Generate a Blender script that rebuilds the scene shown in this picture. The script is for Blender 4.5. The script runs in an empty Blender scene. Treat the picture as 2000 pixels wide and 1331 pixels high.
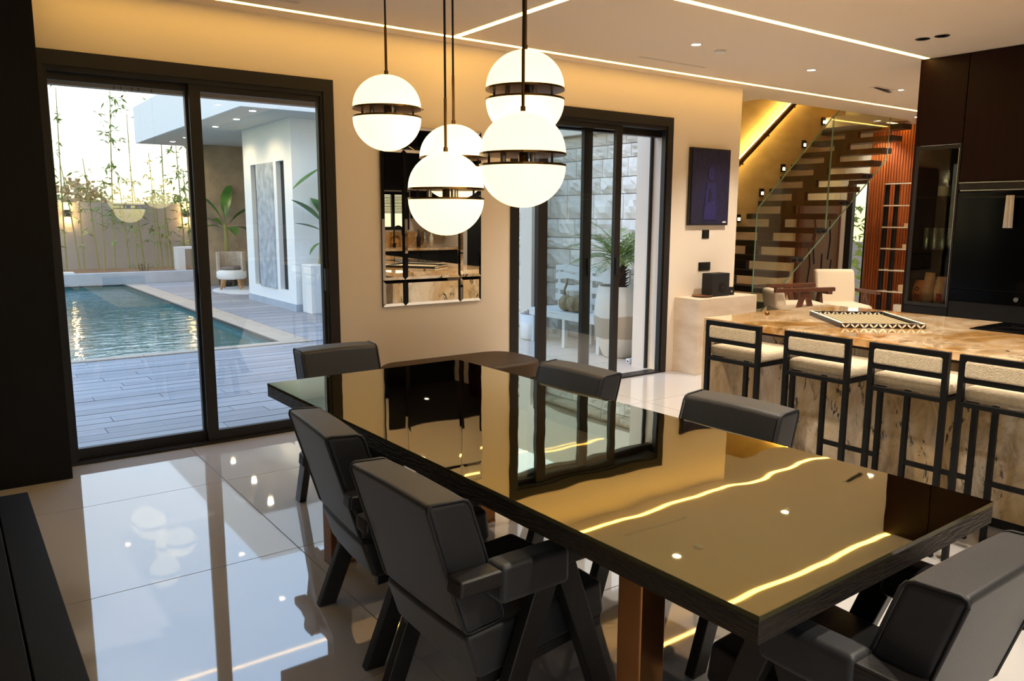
import bpy, bmesh, math, random
from mathutils import Vector, Matrix
random.seed(7)
R = math.radians
S = bpy.context.scene
COL = S.collection

# ------------------------------------------------------------------ camera
def set_camera():
    cd = bpy.data.cameras.new('camera'); co = bpy.data.objects.new('camera', cd); COL.objects.link(co)
    yaw, pit, rol = -0.6278, -0.1562, 0.0038
    fw = Vector((-math.sin(yaw)*math.cos(pit), math.cos(yaw)*math.cos(pit), math.sin(pit)))
    r = Vector((math.cos(yaw), math.sin(yaw), 0)); u = r.cross(fw)
    r2 = r*math.cos(rol) + u*math.sin(rol); u2 = -r*math.sin(rol) + u*math.cos(rol)
    m = Matrix((r2, u2, -fw)).transposed().to_4x4()
    m.translation = Vector((0.7002, -5.3651, 1.5307))
    co.matrix_world = m
    cd.sensor_width = 36; cd.lens = 1532.7*36/2000; cd.clip_start = .05; cd.clip_end = 300
    S.camera = co
set_camera()

# ------------------------------------------------------------------ world, exposure
def set_world():
    w = bpy.data.worlds.new('dusk_sky'); S.world = w; w.use_nodes = True
    nt = w.node_tree; nt.nodes.clear()
    o = nt.nodes.new('ShaderNodeOutputWorld'); b = nt.nodes.new('ShaderNodeBackground')
    tc = nt.nodes.new('ShaderNodeTexCoord'); sp = nt.nodes.new('ShaderNodeSeparateXYZ')
    cr = nt.nodes.new('ShaderNodeValToRGB')
    nt.links.new(tc.outputs['Generated'], sp.inputs[0]); nt.links.new(sp.outputs['Z'], cr.inputs[0])
    e = cr.color_ramp.elements
    e[0].position = 0.0; e[0].color = (1.0, .80, .42, 1)
    e[1].position = .10; e[1].color = (.98, .93, .80, 1)
    for p, c in ((.045, (1.0, .90, .62, 1)), (.20, (.84, .92, 1.02, 1)), (.42, (.56, .76, 1.08, 1)), (1.0, (.44, .66, 1.08, 1))):
        k = e.new(p); k.color = c
    nt.links.new(cr.outputs[0], b.inputs[0]); b.inputs[1].default_value = SKY
    nt.links.new(b.outputs[0], o.inputs[0])
SKY = 1.35
set_world()
v = S.view_settings
v.view_transform = 'Standard'; v.look = 'None'; v.gamma = 1; v.use_curve_mapping = False
v.exposure = 0.8
try:
    S.cycles.use_denoising = True
    S.cycles.max_bounces = 10; S.cycles.glossy_bounces = 6; S.cycles.transparent_max_bounces = 16
    S.cycles.sample_clamp_indirect = 6; S.cycles.caustics_reflective = False; S.cycles.caustics_refractive = False
except Exception:
    pass
# light levels of the lamps in the place
LED_E, PEND_E, SPOT_W, RAIL_E = 8.6, 1.2, 88.0, 45.0
WARM = (1.0, .58, .12); WARM2 = (1.0, .78, .48)

# ------------------------------------------------------------------ helpers
def lin(r, g, b):
    f = lambda c: (c/255/12.92) if c/255 <= .04045 else ((c/255+.055)/1.055)**2.4
    return (f(r), f(g), f(b), 1)

class MB:
    def __init__(s): s.v = []; s.f = []
    def add(s, vs, fs):
        n = len(s.v); s.v += [tuple(x) for x in vs]; s.f += [tuple(i+n for i in f) for f in fs]; return s
    def box(s, x0, x1, y0, y1, z0, z1):
        return s.add([(x0,y0,z0),(x1,y0,z0),(x1,y1,z0),(x0,y1,z0),(x0,y0,z1),(x1,y0,z1),(x1,y1,z1),(x0,y1,z1)],
                     [(0,3,2,1),(4,5,6,7),(0,1,5,4),(1,2,6,5),(2,3,7,6),(3,0,4,7)])
    def bar(s, p, q, w, h, up=(0,0,1)):
        p, q = Vector(p), Vector(q); d = (q-p).normalized(); u = Vector(up)
        a = d.cross(u)
        if a.length < 1e-4: a = d.cross(Vector((0,1,0)))
        a.normalize(); b = a.cross(d).normalized(); a *= w/2; b *= h/2
        return s.add([p-a-b,p+a-b,p+a+b,p-a+b,q-a-b,q+a-b,q+a+b,q-a+b],
                     [(0,1,2,3),(7,6,5,4),(0,4,5,1),(1,5,6,2),(2,6,7,3),(3,7,4,0)])
    def prism(s, pts, a, b, axis='y'):
        n = len(pts)
        mk = {'y': lambda p, t: (p[0], t, p[1]), 'x': lambda p, t: (t, p[0], p[1]), 'z': lambda p, t: (p[0], p[1], t)}[axis]
        return s.add([mk(p, a) for p in pts] + [mk(p, b) for p in pts],
                     [tuple(range(n)), tuple(range(2*n-1, n-1, -1))] + [(i, i+n, (i+1) % n+n, (i+1) % n) for i in range(n)])
    def cyl(s, p, q, r0, r1=None, n=16, cap=True):
        r1 = r0 if r1 is None else r1
        return s.tube([p, q], [r0, r1], n, cap)
    def tube(s, path, r, n=8, cap=True):
        P = [Vector(p) for p in path]; rs = r if isinstance(r, (list, tuple)) else [r]*len(P)
        vs = []; a = None
        for i, p in enumerate(P):
            d = (P[min(i+1, len(P)-1)] - P[max(i-1, 0)])
            d = d.normalized() if d.length > 1e-9 else Vector((0,0,1))
            if a is None:
                a = d.cross(Vector((0,0,1)) if abs(d.z) < .9 else Vector((1,0,0))).normalized()
            else:
                a = (a - d*a.dot(d)).normalized()
            b = d.cross(a)
            vs += [p + (a*math.cos(t*2*math.pi/n) + b*math.sin(t*2*math.pi/n))*rs[i] for t in range(n)]
        fs = [(i*n+t, i*n+(t+1) % n, (i+1)*n+(t+1) % n, (i+1)*n+t) for i in range(len(P)-1) for t in range(n)]
        if cap: fs += [tuple(range(n-1, -1, -1)), tuple(range((len(P)-1)*n, len(P)*n))]
        return s.add(vs, fs)
    def lathe(s, prof, n=24, c=(0,0,0), cap=True, sx=1, sy=1):
        vs = [(c[0]+r*sx*math.cos(t*2*math.pi/n), c[1]+r*sy*math.sin(t*2*math.pi/n), c[2]+z) for r, z in prof for t in range(n)]
        m = len(prof)
        fs = [(i*n+t, i*n+(t+1) % n, (i+1)*n+(t+1) % n, (i+1)*n+t) for i in range(m-1) for t in range(n)]
        if cap: fs += [tuple(range(n-1, -1, -1)), tuple(range((m-1)*n, m*n))]
        return s.add(vs, fs)
    def mesh(s, name):
        me = bpy.data.meshes.new(name); me.from_pydata(s.v, [], s.f)
        bm = bmesh.new(); bm.from_mesh(me); bmesh.ops.recalc_face_normals(bm, faces=bm.faces); bm.to_mesh(me); bm.free()
        return me
    def out(s, name, mat, parent=None, loc=None, rz=0, smooth=False, bevel=0, seg=2):
        me = s.mesh(name); me.materials.append(mat)
        return link(name, me, parent, loc, rz, smooth, bevel, seg)

def link(name, me, parent=None, loc=None, rz=0, smooth=False, bevel=0, seg=2):
    o = bpy.data.objects.new(name, me); COL.objects.link(o)
    if parent is not None: o.parent = parent
    if loc is not None: o.location = loc
    if rz: o.rotation_euler = (0, 0, rz)
    if smooth:
        for p in me.polygons: p.use_smooth = True
    if bevel:
        b = o.modifiers.new('edge', 'BEVEL'); b.width = bevel; b.segments = seg; b.limit_method = 'ANGLE'; b.angle_limit = R(35)
        if smooth:
            w = o.modifiers.new('normals', 'WEIGHTED_NORMAL'); w.keep_sharp = True
    return o

def tag(o, label, cat, group=None, kind=None):
    o['label'] = label; o['category'] = cat
    if group: o['group'] = group
    if kind: o['kind'] = kind
    return o
def struct(o, label=None, cat=None):
    o['kind'] = 'structure'
    if label: o['label'] = label; o['category'] = cat or 'wall'
    return o
def thing(name, label, cat, loc=(0,0,0), rz=0, group=None):
    o = bpy.data.objects.new(name, None); COL.objects.link(o); o.empty_display_size = .1
    o.location = loc; o.rotation_euler = (0, 0, rz)
    return tag(o, label, cat, group)
def copy_tree(o, parent=None):
    c = o.copy(); COL.objects.link(c); c.parent = parent
    for ch in list(o.children): copy_tree(ch, c)
    return c

# ------------------------------------------------------------------ materials
def nodes(name):
    m = bpy.data.materials.new(name); m.use_nodes = True
    nt = m.node_tree; return m, nt, nt.nodes['Principled BSDF']
def P(name, col, rough=.5, metal=0, coat=0, coat_rough=.03, ior=None, emis=None, es=0, var=None, bump=None, stretch=(1,1,1), spec=None, coords='Object', sheen=0):
    m, nt, b = nodes(name)
    b.inputs['Base Color'].default_value = col; b.inputs['Roughness'].default_value = rough; b.inputs['Metallic'].default_value = metal
    b.inputs['Coat Weight'].default_value = coat; b.inputs['Coat Roughness'].default_value = coat_rough
    if ior: b.inputs['IOR'].default_value = ior
    if spec is not None: b.inputs['Specular IOR Level'].default_value = spec
    if sheen: b.inputs['Sheen Weight'].default_value = sheen
    if emis: b.inputs['Emission Color'].default_value = (*emis[:3], 1); b.inputs['Emission Strength'].default_value = es
    if var or bump:
        tc = nt.nodes.new('ShaderNodeTexCoord'); mp = nt.nodes.new('ShaderNodeMapping'); mp.inputs['Scale'].default_value = stretch
        nt.links.new(tc.outputs[coords], mp.inputs[0])
    if var:
        sc, col2 = var[0], var[1]
        n = nt.nodes.new('ShaderNodeTexNoise'); n.inputs['Scale'].default_value = sc; n.inputs['Detail'].default_value = 5
        nt.links.new(mp.outputs[0], n.inputs[0])
        cr = nt.nodes.new('ShaderNodeValToRGB'); cr.color_ramp.elements[0].position = .35; cr.color_ramp.elements[1].position = .68
        cr.color_ramp.elements[0].color = col; cr.color_ramp.elements[1].color = col2
        nt.links.new(n.outputs[0], cr.inputs[0]); nt.links.new(cr.outputs[0], b.inputs['Base Color'])
    if bump:
        n2 = nt.nodes.new('ShaderNodeTexNoise'); n2.inputs['Scale'].default_value = bump[0]; n2.inputs['Detail'].default_value = bump[2] if len(bump) > 2 else 3
        nt.links.new(mp.outputs[0], n2.inputs[0])
        bp = nt.nodes.new('ShaderNodeBump'); bp.inputs['Strength'].default_value = bump[1]; bp.inputs['Distance'].default_value = .02
        nt.links.new(n2.outputs[0], bp.inputs['Height']); nt.links.new(bp.outputs[0], b.inputs['Normal'])
        if coat: nt.links.new(bp.outputs[0], b.inputs['Coat Normal'])
    return m
def glass_mat(name, tint=(.95,.98,.97), ior=1.5, gain=1.0):
    m = bpy.data.materials.new(name); m.use_nodes = True; nt = m.node_tree; nt.nodes.clear()
    o = nt.nodes.new('ShaderNodeOutputMaterial'); mx = nt.nodes.new('ShaderNodeMixShader')
    t = nt.nodes.new('ShaderNodeBsdfTransparent'); g = nt.nodes.new('ShaderNodeBsdfGlossy'); f = nt.nodes.new('ShaderNodeLayerWeight')
    t.inputs[0].default_value = (*tint, 1); g.inputs['Roughness'].default_value = .0; g.inputs[0].default_value = (1,1,1,1)
    f0 = ((ior-1)/(ior+1))**2      # Schlick reflectance, the same from both sides of the pane
    pw = nt.nodes.new('ShaderNodeMath'); pw.operation = 'POWER'; pw.inputs[1].default_value = 5
    nt.links.new(f.outputs['Facing'], pw.inputs[0])
    k = nt.nodes.new('ShaderNodeMath'); k.operation = 'MULTIPLY_ADD'; k.inputs[1].default_value = (1-f0)*gain; k.inputs[2].default_value = f0*gain; k.use_clamp = True
    nt.links.new(pw.outputs[0], k.inputs[0])
    nt.links.new(k.outputs[0], mx.inputs[0]); nt.links.new(t.outputs[0], mx.inputs[1]); nt.links.new(g.outputs[0], mx.inputs[2])
    nt.links.new(mx.outputs[0], o.inputs[0])
    return m
def emit(name, col, s):
    return P(name, (.8,.8,.8,1), .5, emis=col, es=s)
def marble(name, base, warm, dark, scale=1.6, gloss=.08, stretch=(1,1,1), spots=.64):
    m, nt, b = nodes(name)
    b.inputs['Roughness'].default_value = gloss; b.inputs['Coat Weight'].default_value = .5
    tc = nt.nodes.new('ShaderNodeTexCoord'); mp = nt.nodes.new('ShaderNodeMapping'); mp.inputs['Scale'].default_value = stretch
    nt.links.new(tc.outputs['Object'], mp.inputs[0])
    def noise(sc, det, dist, rough=.6):
        n = nt.nodes.new('ShaderNodeTexNoise'); n.inputs['Scale'].default_value = sc; n.inputs['Detail'].default_value = det; n.inputs['Distortion'].default_value = dist; n.inputs['Roughness'].default_value = rough
        nt.links.new(mp.outputs[0], n.inputs[0]); return n
    def ramp(src, a, c):
        r = nt.nodes.new('ShaderNodeValToRGB'); r.color_ramp.elements[0].position = a; r.color_ramp.elements[1].position = c
        nt.links.new(src, r.inputs[0]); return r
    def mul(A, Bc):
        x = nt.nodes.new('ShaderNodeMath'); x.operation = 'MULTIPLY'; nt.links.new(A, x.inputs[0]); nt.links.new(Bc, x.inputs[1]); return x.outputs[0]
    def mix(fac, A, Bc):
        x = nt.nodes.new('ShaderNodeMix'); x.data_type = 'RGBA'; nt.links.new(fac, x.inputs[0])
        if isinstance(A, tuple): x.inputs[6].default_value = A
        else: nt.links.new(A, x.inputs[6])
        x.inputs[7].default_value = Bc; return x.outputs[2]
    c = mix(ramp(noise(scale, 7, 1.0).outputs[0], .40, .58).outputs[0], base, warm)
    brown = tuple(.45*x+.55*y for x, y in zip(dark, warm))
    c = mix(mul(ramp(noise(scale*2.2, 9, 1.6, .7).outputs[0], .47, .62).outputs[0], ramp(noise(scale*.8, 3, .4).outputs[0], .42, .56).outputs[0]), c, brown)
    c = mix(mul(ramp(noise(scale*4.5, 9, 1.2, .7).outputs[0], spots, spots+.05).outputs[0], ramp(noise(scale*1.1, 2, .6).outputs[0], .46, .54).outputs[0]), c, dark)
    nt.links.new(c, b.inputs['Base Color'])
    return m
def zbands(name, stops, rough=.5):
    """object-space height bands of paint"""
    m, nt, b = nodes(name); b.inputs['Roughness'].default_value = rough
    tc = nt.nodes.new('ShaderNodeTexCoord'); sp = nt.nodes.new('ShaderNodeSeparateXYZ'); nt.links.new(tc.outputs['Object'], sp.inputs[0])
    cr = nt.nodes.new('ShaderNodeValToRGB'); cr.color_ramp.interpolation = 'CONSTANT'
    nz = nt.nodes.new('ShaderNodeTexNoise'); nz.inputs['Scale'].default_value = 3; nt.links.new(tc.outputs['Object'], nz.inputs[0])
    ml = nt.nodes.new('ShaderNodeMath'); ml.operation = 'MULTIPLY_ADD'; ml.inputs[1].default_value = .12
    nt.links.new(nz.outputs[0], ml.inputs[0]); nt.links.new(sp.outputs['Z'], ml.inputs[2]); nt.links.new(ml.outputs[0], cr.inputs[0])
    e = cr.color_ramp.elements
    e[0].position = stops[0][0]; e[0].color = stops[0][1]; e[1].position = stops[1][0]; e[1].color = stops[1][1]
    for p, c in stops[2:]: k = e.new(p); k.color = c
    nt.links.new(cr.outputs[0], b.inputs['Base Color']); return m

M = {}
M['wall'] = P('wall_paint', lin(232,219,202), .75, bump=(60,.03))
M['ceil'] = P('ceiling_paint', lin(234,218,198), .8)
M['tile'] = P('polished_porcelain', lin(206,203,201), .03, var=(.6, lin(211,208,206)), ior=3.2)
M['grout'] = P('grout', lin(150,142,132), .7)
M['frame'] = P('anodised_bronze_frame', lin(34,30,27), .45, .2, bump=(120,.03))
M['gasket'] = P('black_gasket', lin(14,14,15), .5)
M['glass'] = glass_mat('window_glass', gain=2.5)
M['glass_green'] = glass_mat('balustrade_glass', (.88,.95,.93), 1.5, 1.6)
M['glass_dark'] = glass_mat('smoked_glass', (.80,.77,.72), 1.5, .6)
M['edge_green'] = P('polished_glass_edge', lin(120,146,124), .15)
M['mirror'] = P('silvered_mirror', (.86,.85,.82,1), .0, 1)
M['panel_black'] = P('black_veneer', lin(10,10,11), .6, var=(6, lin(14,13,13)), spec=.25, stretch=(6,6,.4), bump=(30,.05))
M['panel_red'] = P('dark_red_brown_veneer', lin(26,7,4), .45, var=(5, lin(34,10,6)), spec=.15, stretch=(6,6,.5))
M['black_gloss'] = P('black_appliance_glass', lin(7,7,8), .12, spec=.2)
M['black_metal'] = P('black_powder_coat', lin(7,7,8), .5, spec=.3)
M['chrome'] = P('brushed_steel', lin(190,188,184), .25, 1)
M['brass'] = P('aged_brass', lin(126,92,52), .32, 1)
M['bronze'] = P('copper_bronze', lin(176,124,78), .3, 1, var=(3, lin(150,100,60)))
M['cable'] = P('black_cable', lin(12,11,11), .6)
M['opal'] = P('opal_glass_lit', lin(250,245,230), .25, emis=(1.0,.78,.37), es=PEND_E)
M['led'] = emit('led_diffuser', WARM, LED_E)
M['led_rail'] = emit('rail_led', (1.0,.66,.16), RAIL_E)
M['lamp'] = emit('downlight_lens', (1.0,.93,.82), 14)
M['steplamp'] = emit('step_light_lens', (1.0,.80,.5), 10)
M['walllamp'] = emit('garden_lamp_lens', (1.0,.72,.35), 8)
M['leather'] = P('charcoal_leather', lin(20,20,23), .5, var=(7, lin(30,29,32)), sheen=.18, bump=(200,.06,4))
M['leather_pipe'] = P('charcoal_piping', lin(36,35,37), .5)
M['leather_brown'] = P('brown_leather', lin(54,38,18), .55, var=(4, lin(64,46,24)), spec=.3, bump=(80,.08))
M['wood_black'] = P('black_stained_wood', lin(22,19,18), .42, var=(8, lin(30,26,24)), stretch=(1,8,8), bump=(40,.12))
M['wood_rough'] = P('rough_sawn_black_wood', lin(24,18,12), .5, var=(10, lin(40,29,18)), stretch=(1,1,6), bump=(24,.6,6))
M['gold_top'] = P('bronze_tinted_glass', (.36,.335,.16,1), .02, 1, coat=.8, coat_rough=.0, bump=(2.2,.05,1), stretch=(1.6,.8,1))
M['glass_edge'] = P('glass_edge_green', lin(74,70,46), .1, ior=1.5)
M['boucle'] = P('cream_boucle', lin(206,186,152), .95, var=(60, lin(220,202,172)), bump=(160,.5,4), sheen=.3)
M['cream'] = P('cream_upholstery', lin(222,206,182), .9, bump=(120,.2))
M['walnut'] = P('walnut_wood', lin(98,52,28), .45, var=(6, lin(74,38,20)), stretch=(1,6,6))
M['marble_top'] = marble('golden_quartzite_top', lin(230,204,168), lin(184,136,74), lin(66,44,26), 1.9, .06, (1,1.7,1), .60)
M['marble_front'] = marble('golden_quartzite_front', lin(232,218,196), lin(200,168,120), lin(30,24,22), 1.7, .15, (1,1.4,.6), .57)
M['travertine'] = P('travertine', lin(224,206,184), .6, var=(3, lin(206,184,158)), stretch=(1,1,3), bump=(26,.15))
M['navy'] = P('navy_paint', lin(12,8,42), .7, var=(5, lin(20,13,62)), bump=(14,.7,6))
M['navy_light'] = P('indigo_paint', lin(34,26,92), .7, var=(9, lin(26,19,74)), bump=(20,.7,6))
M['stairwall'] = P('limewash_plaster', lin(216,188,142), .8, var=(2.5, lin(200,170,120)), bump=(10,.1), stretch=(1,1,3))
M['slat'] = P('cedar_slat', lin(176,92,38), .5, var=(4, lin(146,72,28)), stretch=(3,3,.3))
M['carved'] = P('carved_bronze_door', lin(112,86,62), .5, .3, bump=(4,.1))
M['plank'] = P('grey_deck_board', lin(158,156,160), .55, var=(2.2, lin(140,139,144)), stretch=(.7,7,1), bump=(20,.12))
M['plank_b'] = P('grey_deck_board_pale', lin(170,168,172), .55, var=(2.2, lin(154,152,156)), stretch=(.7,7,1), bump=(20,.12))
M['deckbase'] = P('deck_joint', lin(142,140,144), .8)
M['coping'] = P('sand_coping', lin(198,178,158), .6, var=(5, lin(184,164,144)))
M['paving'] = P('pale_paving', lin(214,202,188), .5, var=(2, lin(204,190,175)))
M['pool_in'] = P('pool_mosaic', lin(28,78,82), .4, var=(3, lin(36,96,98)))
M['pool_edge'] = P('pool_dark_trim', lin(24,36,40), .4)
M['curb'] = P('blue_grey_stone', lin(182,188,196), .6, var=(3, lin(168,176,186)))
M['soil'] = P('soil', lin(136,98,68), .95, var=(8, lin(108,76,52)), bump=(12,.6,6))
M['gwall'] = P('garden_wall_render', lin(166,156,146), .85, var=(1.2, lin(154,145,135)))
M['render_white'] = P('white_render', lin(242,242,240), .8, bump=(50,.05))
M['soffit'] = P('grey_soffit', lin(222,216,210), .8)
M['greystone'] = P('grey_stone_slab', lin(150,158,166), .6, var=(7, lin(190,196,202)), bump=(16,.3,6))
M['stonewall_b'] = P('textured_beige_wall', lin(172,152,126), .85, var=(4, lin(150,132,108)), bump=(8,.7,6))
M['stone'] = [P('split_stone_%d' % i, c, .85, var=(5, c2), bump=(9,.55,6)) for i, (c, c2) in enumerate(((lin(240,230,214), lin(222,212,198)), (lin(246,237,223), lin(230,221,208)), (lin(232,222,208), lin(214,205,192))))]
M['leaf'] = P('bamboo_leaf', lin(128,150,62), .5, var=(3, lin(92,124,46)))
M['leaf_dark'] = P('banana_leaf', lin(52,98,40), .35, var=(3, lin(80,128,52)))
M['palmleaf'] = P('palm_leaf', lin(146,162,84), .5, var=(3, lin(112,136,62)))
M['bamboo'] = P('bamboo_cane', lin(122,124,56), .5, var=(4, lin(146,134,70)))
M['bark'] = P('palm_bark', lin(78,56,42), .9, var=(10, lin(52,38,30)), bump=(20,.8))
M['shrub'] = P('shrub_leaf', lin(196,164,124), .7, var=(3, lin(168,150,92)))
M['white'] = P('white_paint', lin(232,230,226), .5)
M['white_wood'] = P('whitewashed_wood', lin(224,222,216), .6, bump=(14,.3))
M['ceramic'] = P('white_ceramic', lin(232,230,226), .25)
M['potband'] = zbands('three_tone_pot', [(0.0, lin(226,216,200)), (.27, lin(190,172,148)), (.53, lin(230,222,208))], .45)
M['rattan'] = P('woven_rattan', lin(176,156,122), .9, var=(14, lin(140,120,90)), bump=(40,.8))
M['pinkgrey'] = P('dried_succulent', lin(186,172,164), .8, var=(6, lin(160,146,138)))
M['rug'] = P('white_rug', lin(226,226,226), .95, bump=(60,.4))
M['oak'] = P('light_oak', lin(190,142,88), .5, var=(6, lin(170,122,72)))
M['taupe'] = P('taupe_wicker', lin(196,182,164), .8, var=(12, lin(178,162,142)))
M['cush'] = P('grey_cushion', lin(120,110,104), .9)
M['bone'] = P('bone_inlay', lin(232,224,206), .4)
M['ebony'] = P('ebony_inlay', lin(20,17,16), .35)
M['traygold'] = P('striped_tray_base', lin(196,178,140), .3)
M['red'] = P('packet_print', lin(150,50,34), .5)
M['packet'] = P('paper_packet', lin(214,190,150), .7, var=(12, lin(190,140,100)))
M['packet_o'] = P('orange_packet', lin(222,138,84), .6)
M['blind'] = P('grey_blind_slat', lin(120,128,136), .5)
M['disc_brown'] = P('walnut_dish', lin(128,88,54), .4, var=(5, lin(96,62,36)))
M['towel'] = P('white_towel', lin(226,218,204), .95, bump=(80,.4))
M['speaker'] = P('speaker_cloth', lin(16,15,15), .7, bump=(200,.2))

def water_mat():
    m = P('pool_water', lin(36,116,118), .02, ior=1.33, coat=.6, coat_rough=0)
    nt = m.node_tree; b = nt.nodes['Principled BSDF']
    tc = nt.nodes.new('ShaderNodeTexCoord'); mp = nt.nodes.new('ShaderNodeMapping'); mp.inputs['Scale'].default_value = (1.1, 2.6, 1)
    n = nt.nodes.new('ShaderNodeTexNoise'); n.inputs['Scale'].default_value = 2.2; n.inputs['Detail'].default_value = 3
    big = nt.nodes.new('ShaderNodeTexNoise'); big.inputs['Scale'].default_value = .25
    mu = nt.nodes.new('ShaderNodeMath'); mu.operation = 'MULTIPLY'
    bp = nt.nodes.new('ShaderNodeBump'); bp.inputs['Strength'].default_value = .5; bp.inputs['Distance'].default_value = .08
    nt.links.new(tc.outputs['Object'], mp.inputs[0]); nt.links.new(mp.outputs[0], n.inputs[0]); nt.links.new(tc.outputs['Object'], big.inputs[0])
    nt.links.new(n.outputs[0], mu.inputs[0]); nt.links.new(big.outputs[0], mu.inputs[1])
    nt.links.new(mu.outputs[0], bp.inputs['Height']); nt.links.new(bp.outputs[0], b.inputs['Normal']); nt.links.new(bp.outputs[0], b.inputs['Coat Normal'])
    return m
M['water'] = water_mat()

def spot(loc, watts, size=R(110), col=(1,.90,.76), parent=None, blend=.7, radius=.04, direction=None):
    l = bpy.data.lights.new('lamp_light', 'SPOT'); l.energy = watts; l.spot_size = size; l.spot_blend = blend; l.color = col; l.shadow_soft_size = radius
    o = bpy.data.objects.new('lamp_light', l); COL.objects.link(o); o.location = loc
    if parent is not None: o.parent = parent
    return o
def point(loc, watts, col, parent=None, radius=.05):
    l = bpy.data.lights.new('lamp_glow', 'POINT'); l.energy = watts; l.color = col; l.shadow_soft_size = radius
    o = bpy.data.objects.new('lamp_glow', l); COL.objects.link(o); o.location = loc
    if parent is not None: o.parent = parent
    return o

# ================================================================== THE SETTING
ZC, ZT = 2.844, 2.472
D1 = (1.19, 3.03); D2 = (4.57, 6.49)
TW = .20
def build_shell():
    # floor slab with its porcelain tiles
    fl = MB().box(-2.6, 12.1, -7.3, 0.0, -.12, -.004).box(7.5, 12.1, 0.0, 1.72, -.12, -.004).out('floor', M['grout']); struct(fl, 'polished pale porcelain tile floor of the dining room', 'floor')
    T = 1.15; g = .0025
    me = MB().box(g, T-g, g, T-g, -.004, 0).mesh('tile'); me.materials.append(M['tile'])
    x0, y0 = 1.935, -.82
    for i in range(-4, 9):
        for j in range(-6, 1):
            x, y = x0+i*T, y0+j*T
            if j == 0:
                continue
            if y < -7.4: continue
            link('tile', me, fl, (x, y, 0))
    me2 = MB().box(g, T-g, g, .82-g, -.004, 0).mesh('tile'); me2.materials.append(M['tile'])
    for i in range(-4, 9): link('tile', me2, fl, (x0+i*T, y0, 0))
    me3 = MB().box(g, T-g, g, 1.6, -.004, 0).mesh('tile'); me3.materials.append(M['tile'])
    for i in range(5, 9): link('tile', me3, fl, (x0+i*T, 0, 0))
    # walls
    w = MB()
    w.box(-2.6, D1[0], 0, TW, 0, ZC).box(D1[0], D1[1], 0, TW, ZT, ZC).box(D1[1], D2[0], 0, TW, 0, ZC)
    w.box(D2[0], D2[1], 0, TW, ZT, ZC).box(D2[1], 7.5, 0, TW, 0, ZC)
    struct(w.out('wall_front', M['wall']), 'warm cream painted wall with the two sliding doors', 'wall')
    b = MB()
    wx0, wx1, wz0, wz1 = 6.15, 7.45, 1.2, 1.85
    b.box(-2.6, -.6, -7.3, -7.1, 0, ZC).box(-.6, 1.9, -7.3, -7.1, 2.4, ZC).box(1.9, wx0, -7.3, -7.1, 0, ZC).box(wx1, 8.3, -7.3, -7.1, 0, ZC).box(wx0, wx1, -7.3, -7.1, 0, wz0).box(wx0, wx1, -7.3, -7.1, wz1, ZC)
    struct(b.out('wall_back', M['wall']), 'painted wall behind the kitchen counter', 'wall')
    struct(MB().box(-2.6, -2.4, -7.1, 0, 0, ZC).out('wall_left', M['wall']), 'painted wall at the far left of the room', 'wall')
    struct(MB().box(8.15, 8.3, -7.1, -1.83, 0, ZC).out('wall_right', M['wall']), 'painted wall behind the tall kitchen cabinets', 'wall')
    struct(MB().box(8.3, 12.1, -2.1, -1.95, 0, ZC).out('wall_hall', M['wall']), 'painted wall along the hall', 'wall')
    struct(MB().box(7.5, 12.1, 1.62, 1.75, 0, 5.2).out('wall_stair', M['stairwall']), 'limewashed ochre plaster wall beside the floating stairs', 'wall')
    f = MB()
    f.box(12.0, 12.15, -1.95, 1.16, 0, 5.2).box(12.0, 12.15, 1.50, 1.62, 0, 5.2).box(12.0, 12.15, 1.16, 1.50, 2.1, 5.2)
    struct(f.out('wall_far', M['wall']), 'pale wall at the end of the hall with a tall narrow window', 'wall')
    struct(MB().box(7.34, 7.5, TW, 1.62, 0, 5.2).out('wall_end', M['wall']), 'cream wall return between courtyard and stairs', 'wall')
    u = MB()  # stairwell above the ceiling
    u.box(8.1, 8.28, .355, 1.62, ZC+.15, 5.2).box(8.1, 12.1, .22, .355, ZC+.15, 5.2).box(8.1, 12.1, .25, 1.75, 5.2, 5.35)
    struct(u.out('wall_stairwell', M['wall']), 'upper stairwell walls above the ceiling opening', 'wall')
    c = MB()
    c.box(-2.6, 12.1, -7.3, 0, ZC, ZC+.15).box(7.5, 12.1, 0, .355, ZC, ZC+.15).box(7.5, 8.28, .355, 1.62, ZC, ZC+.15).box(11.45, 12.1, .355, 1.62, ZC, ZC+.15)
    struct(c.out('ceiling', M['ceil']), 'flat painted ceiling with recessed light lines', 'ceiling')
    # hall window
    wn = struct(MB().box(12.02, 12.08, 1.16, 1.20, 0, 2.1).box(12.02, 12.08, 1.20, 1.50, 2.04, 2.1).box(12.0, 12.08, 1.40, 1.50, 0, 2.04).out('window_2', M['frame']), 'narrow black framed hall window showing bamboo', 'window')
    MB().box(12.05, 12.06, 1.20, 1.40, 0, 2.04).out('pane', M['glass'], wn)
    # kitchen window with blind (seen in the mirror)
    wn = struct(MB().box(wx0, wx0+.05, -7.16, -7.08, wz0, wz1).box(wx1-.05, wx1, -7.16, -7.08, wz0, wz1).box(wx0+.05, wx1-.05, -7.16, -7.08, wz0, wz0+.05).box(wx0+.05, wx1-.05, -7.16, -7.08, wz1-.05, wz1).box(7.12, 7.17, -7.15, -7.09, wz0+.05, wz1-.05).out('window_1', M['black_metal']), 'kitchen window with a half lowered grey blind', 'window')
    MB().box(wx0+.05, wx1-.05, -7.14, -7.13, wz0+.05, wz1-.05).out('pane', M['glass'], wn)
    sm = MB().box(wx0+.06, wx1-.06, -7.125, -7.095, 0, .018).mesh('slat'); sm.materials.append(M['blind'])
    for i in range(12): link('slat', sm, wn, (0, 0, wz1-.08-i*.026))
build_shell()

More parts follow.
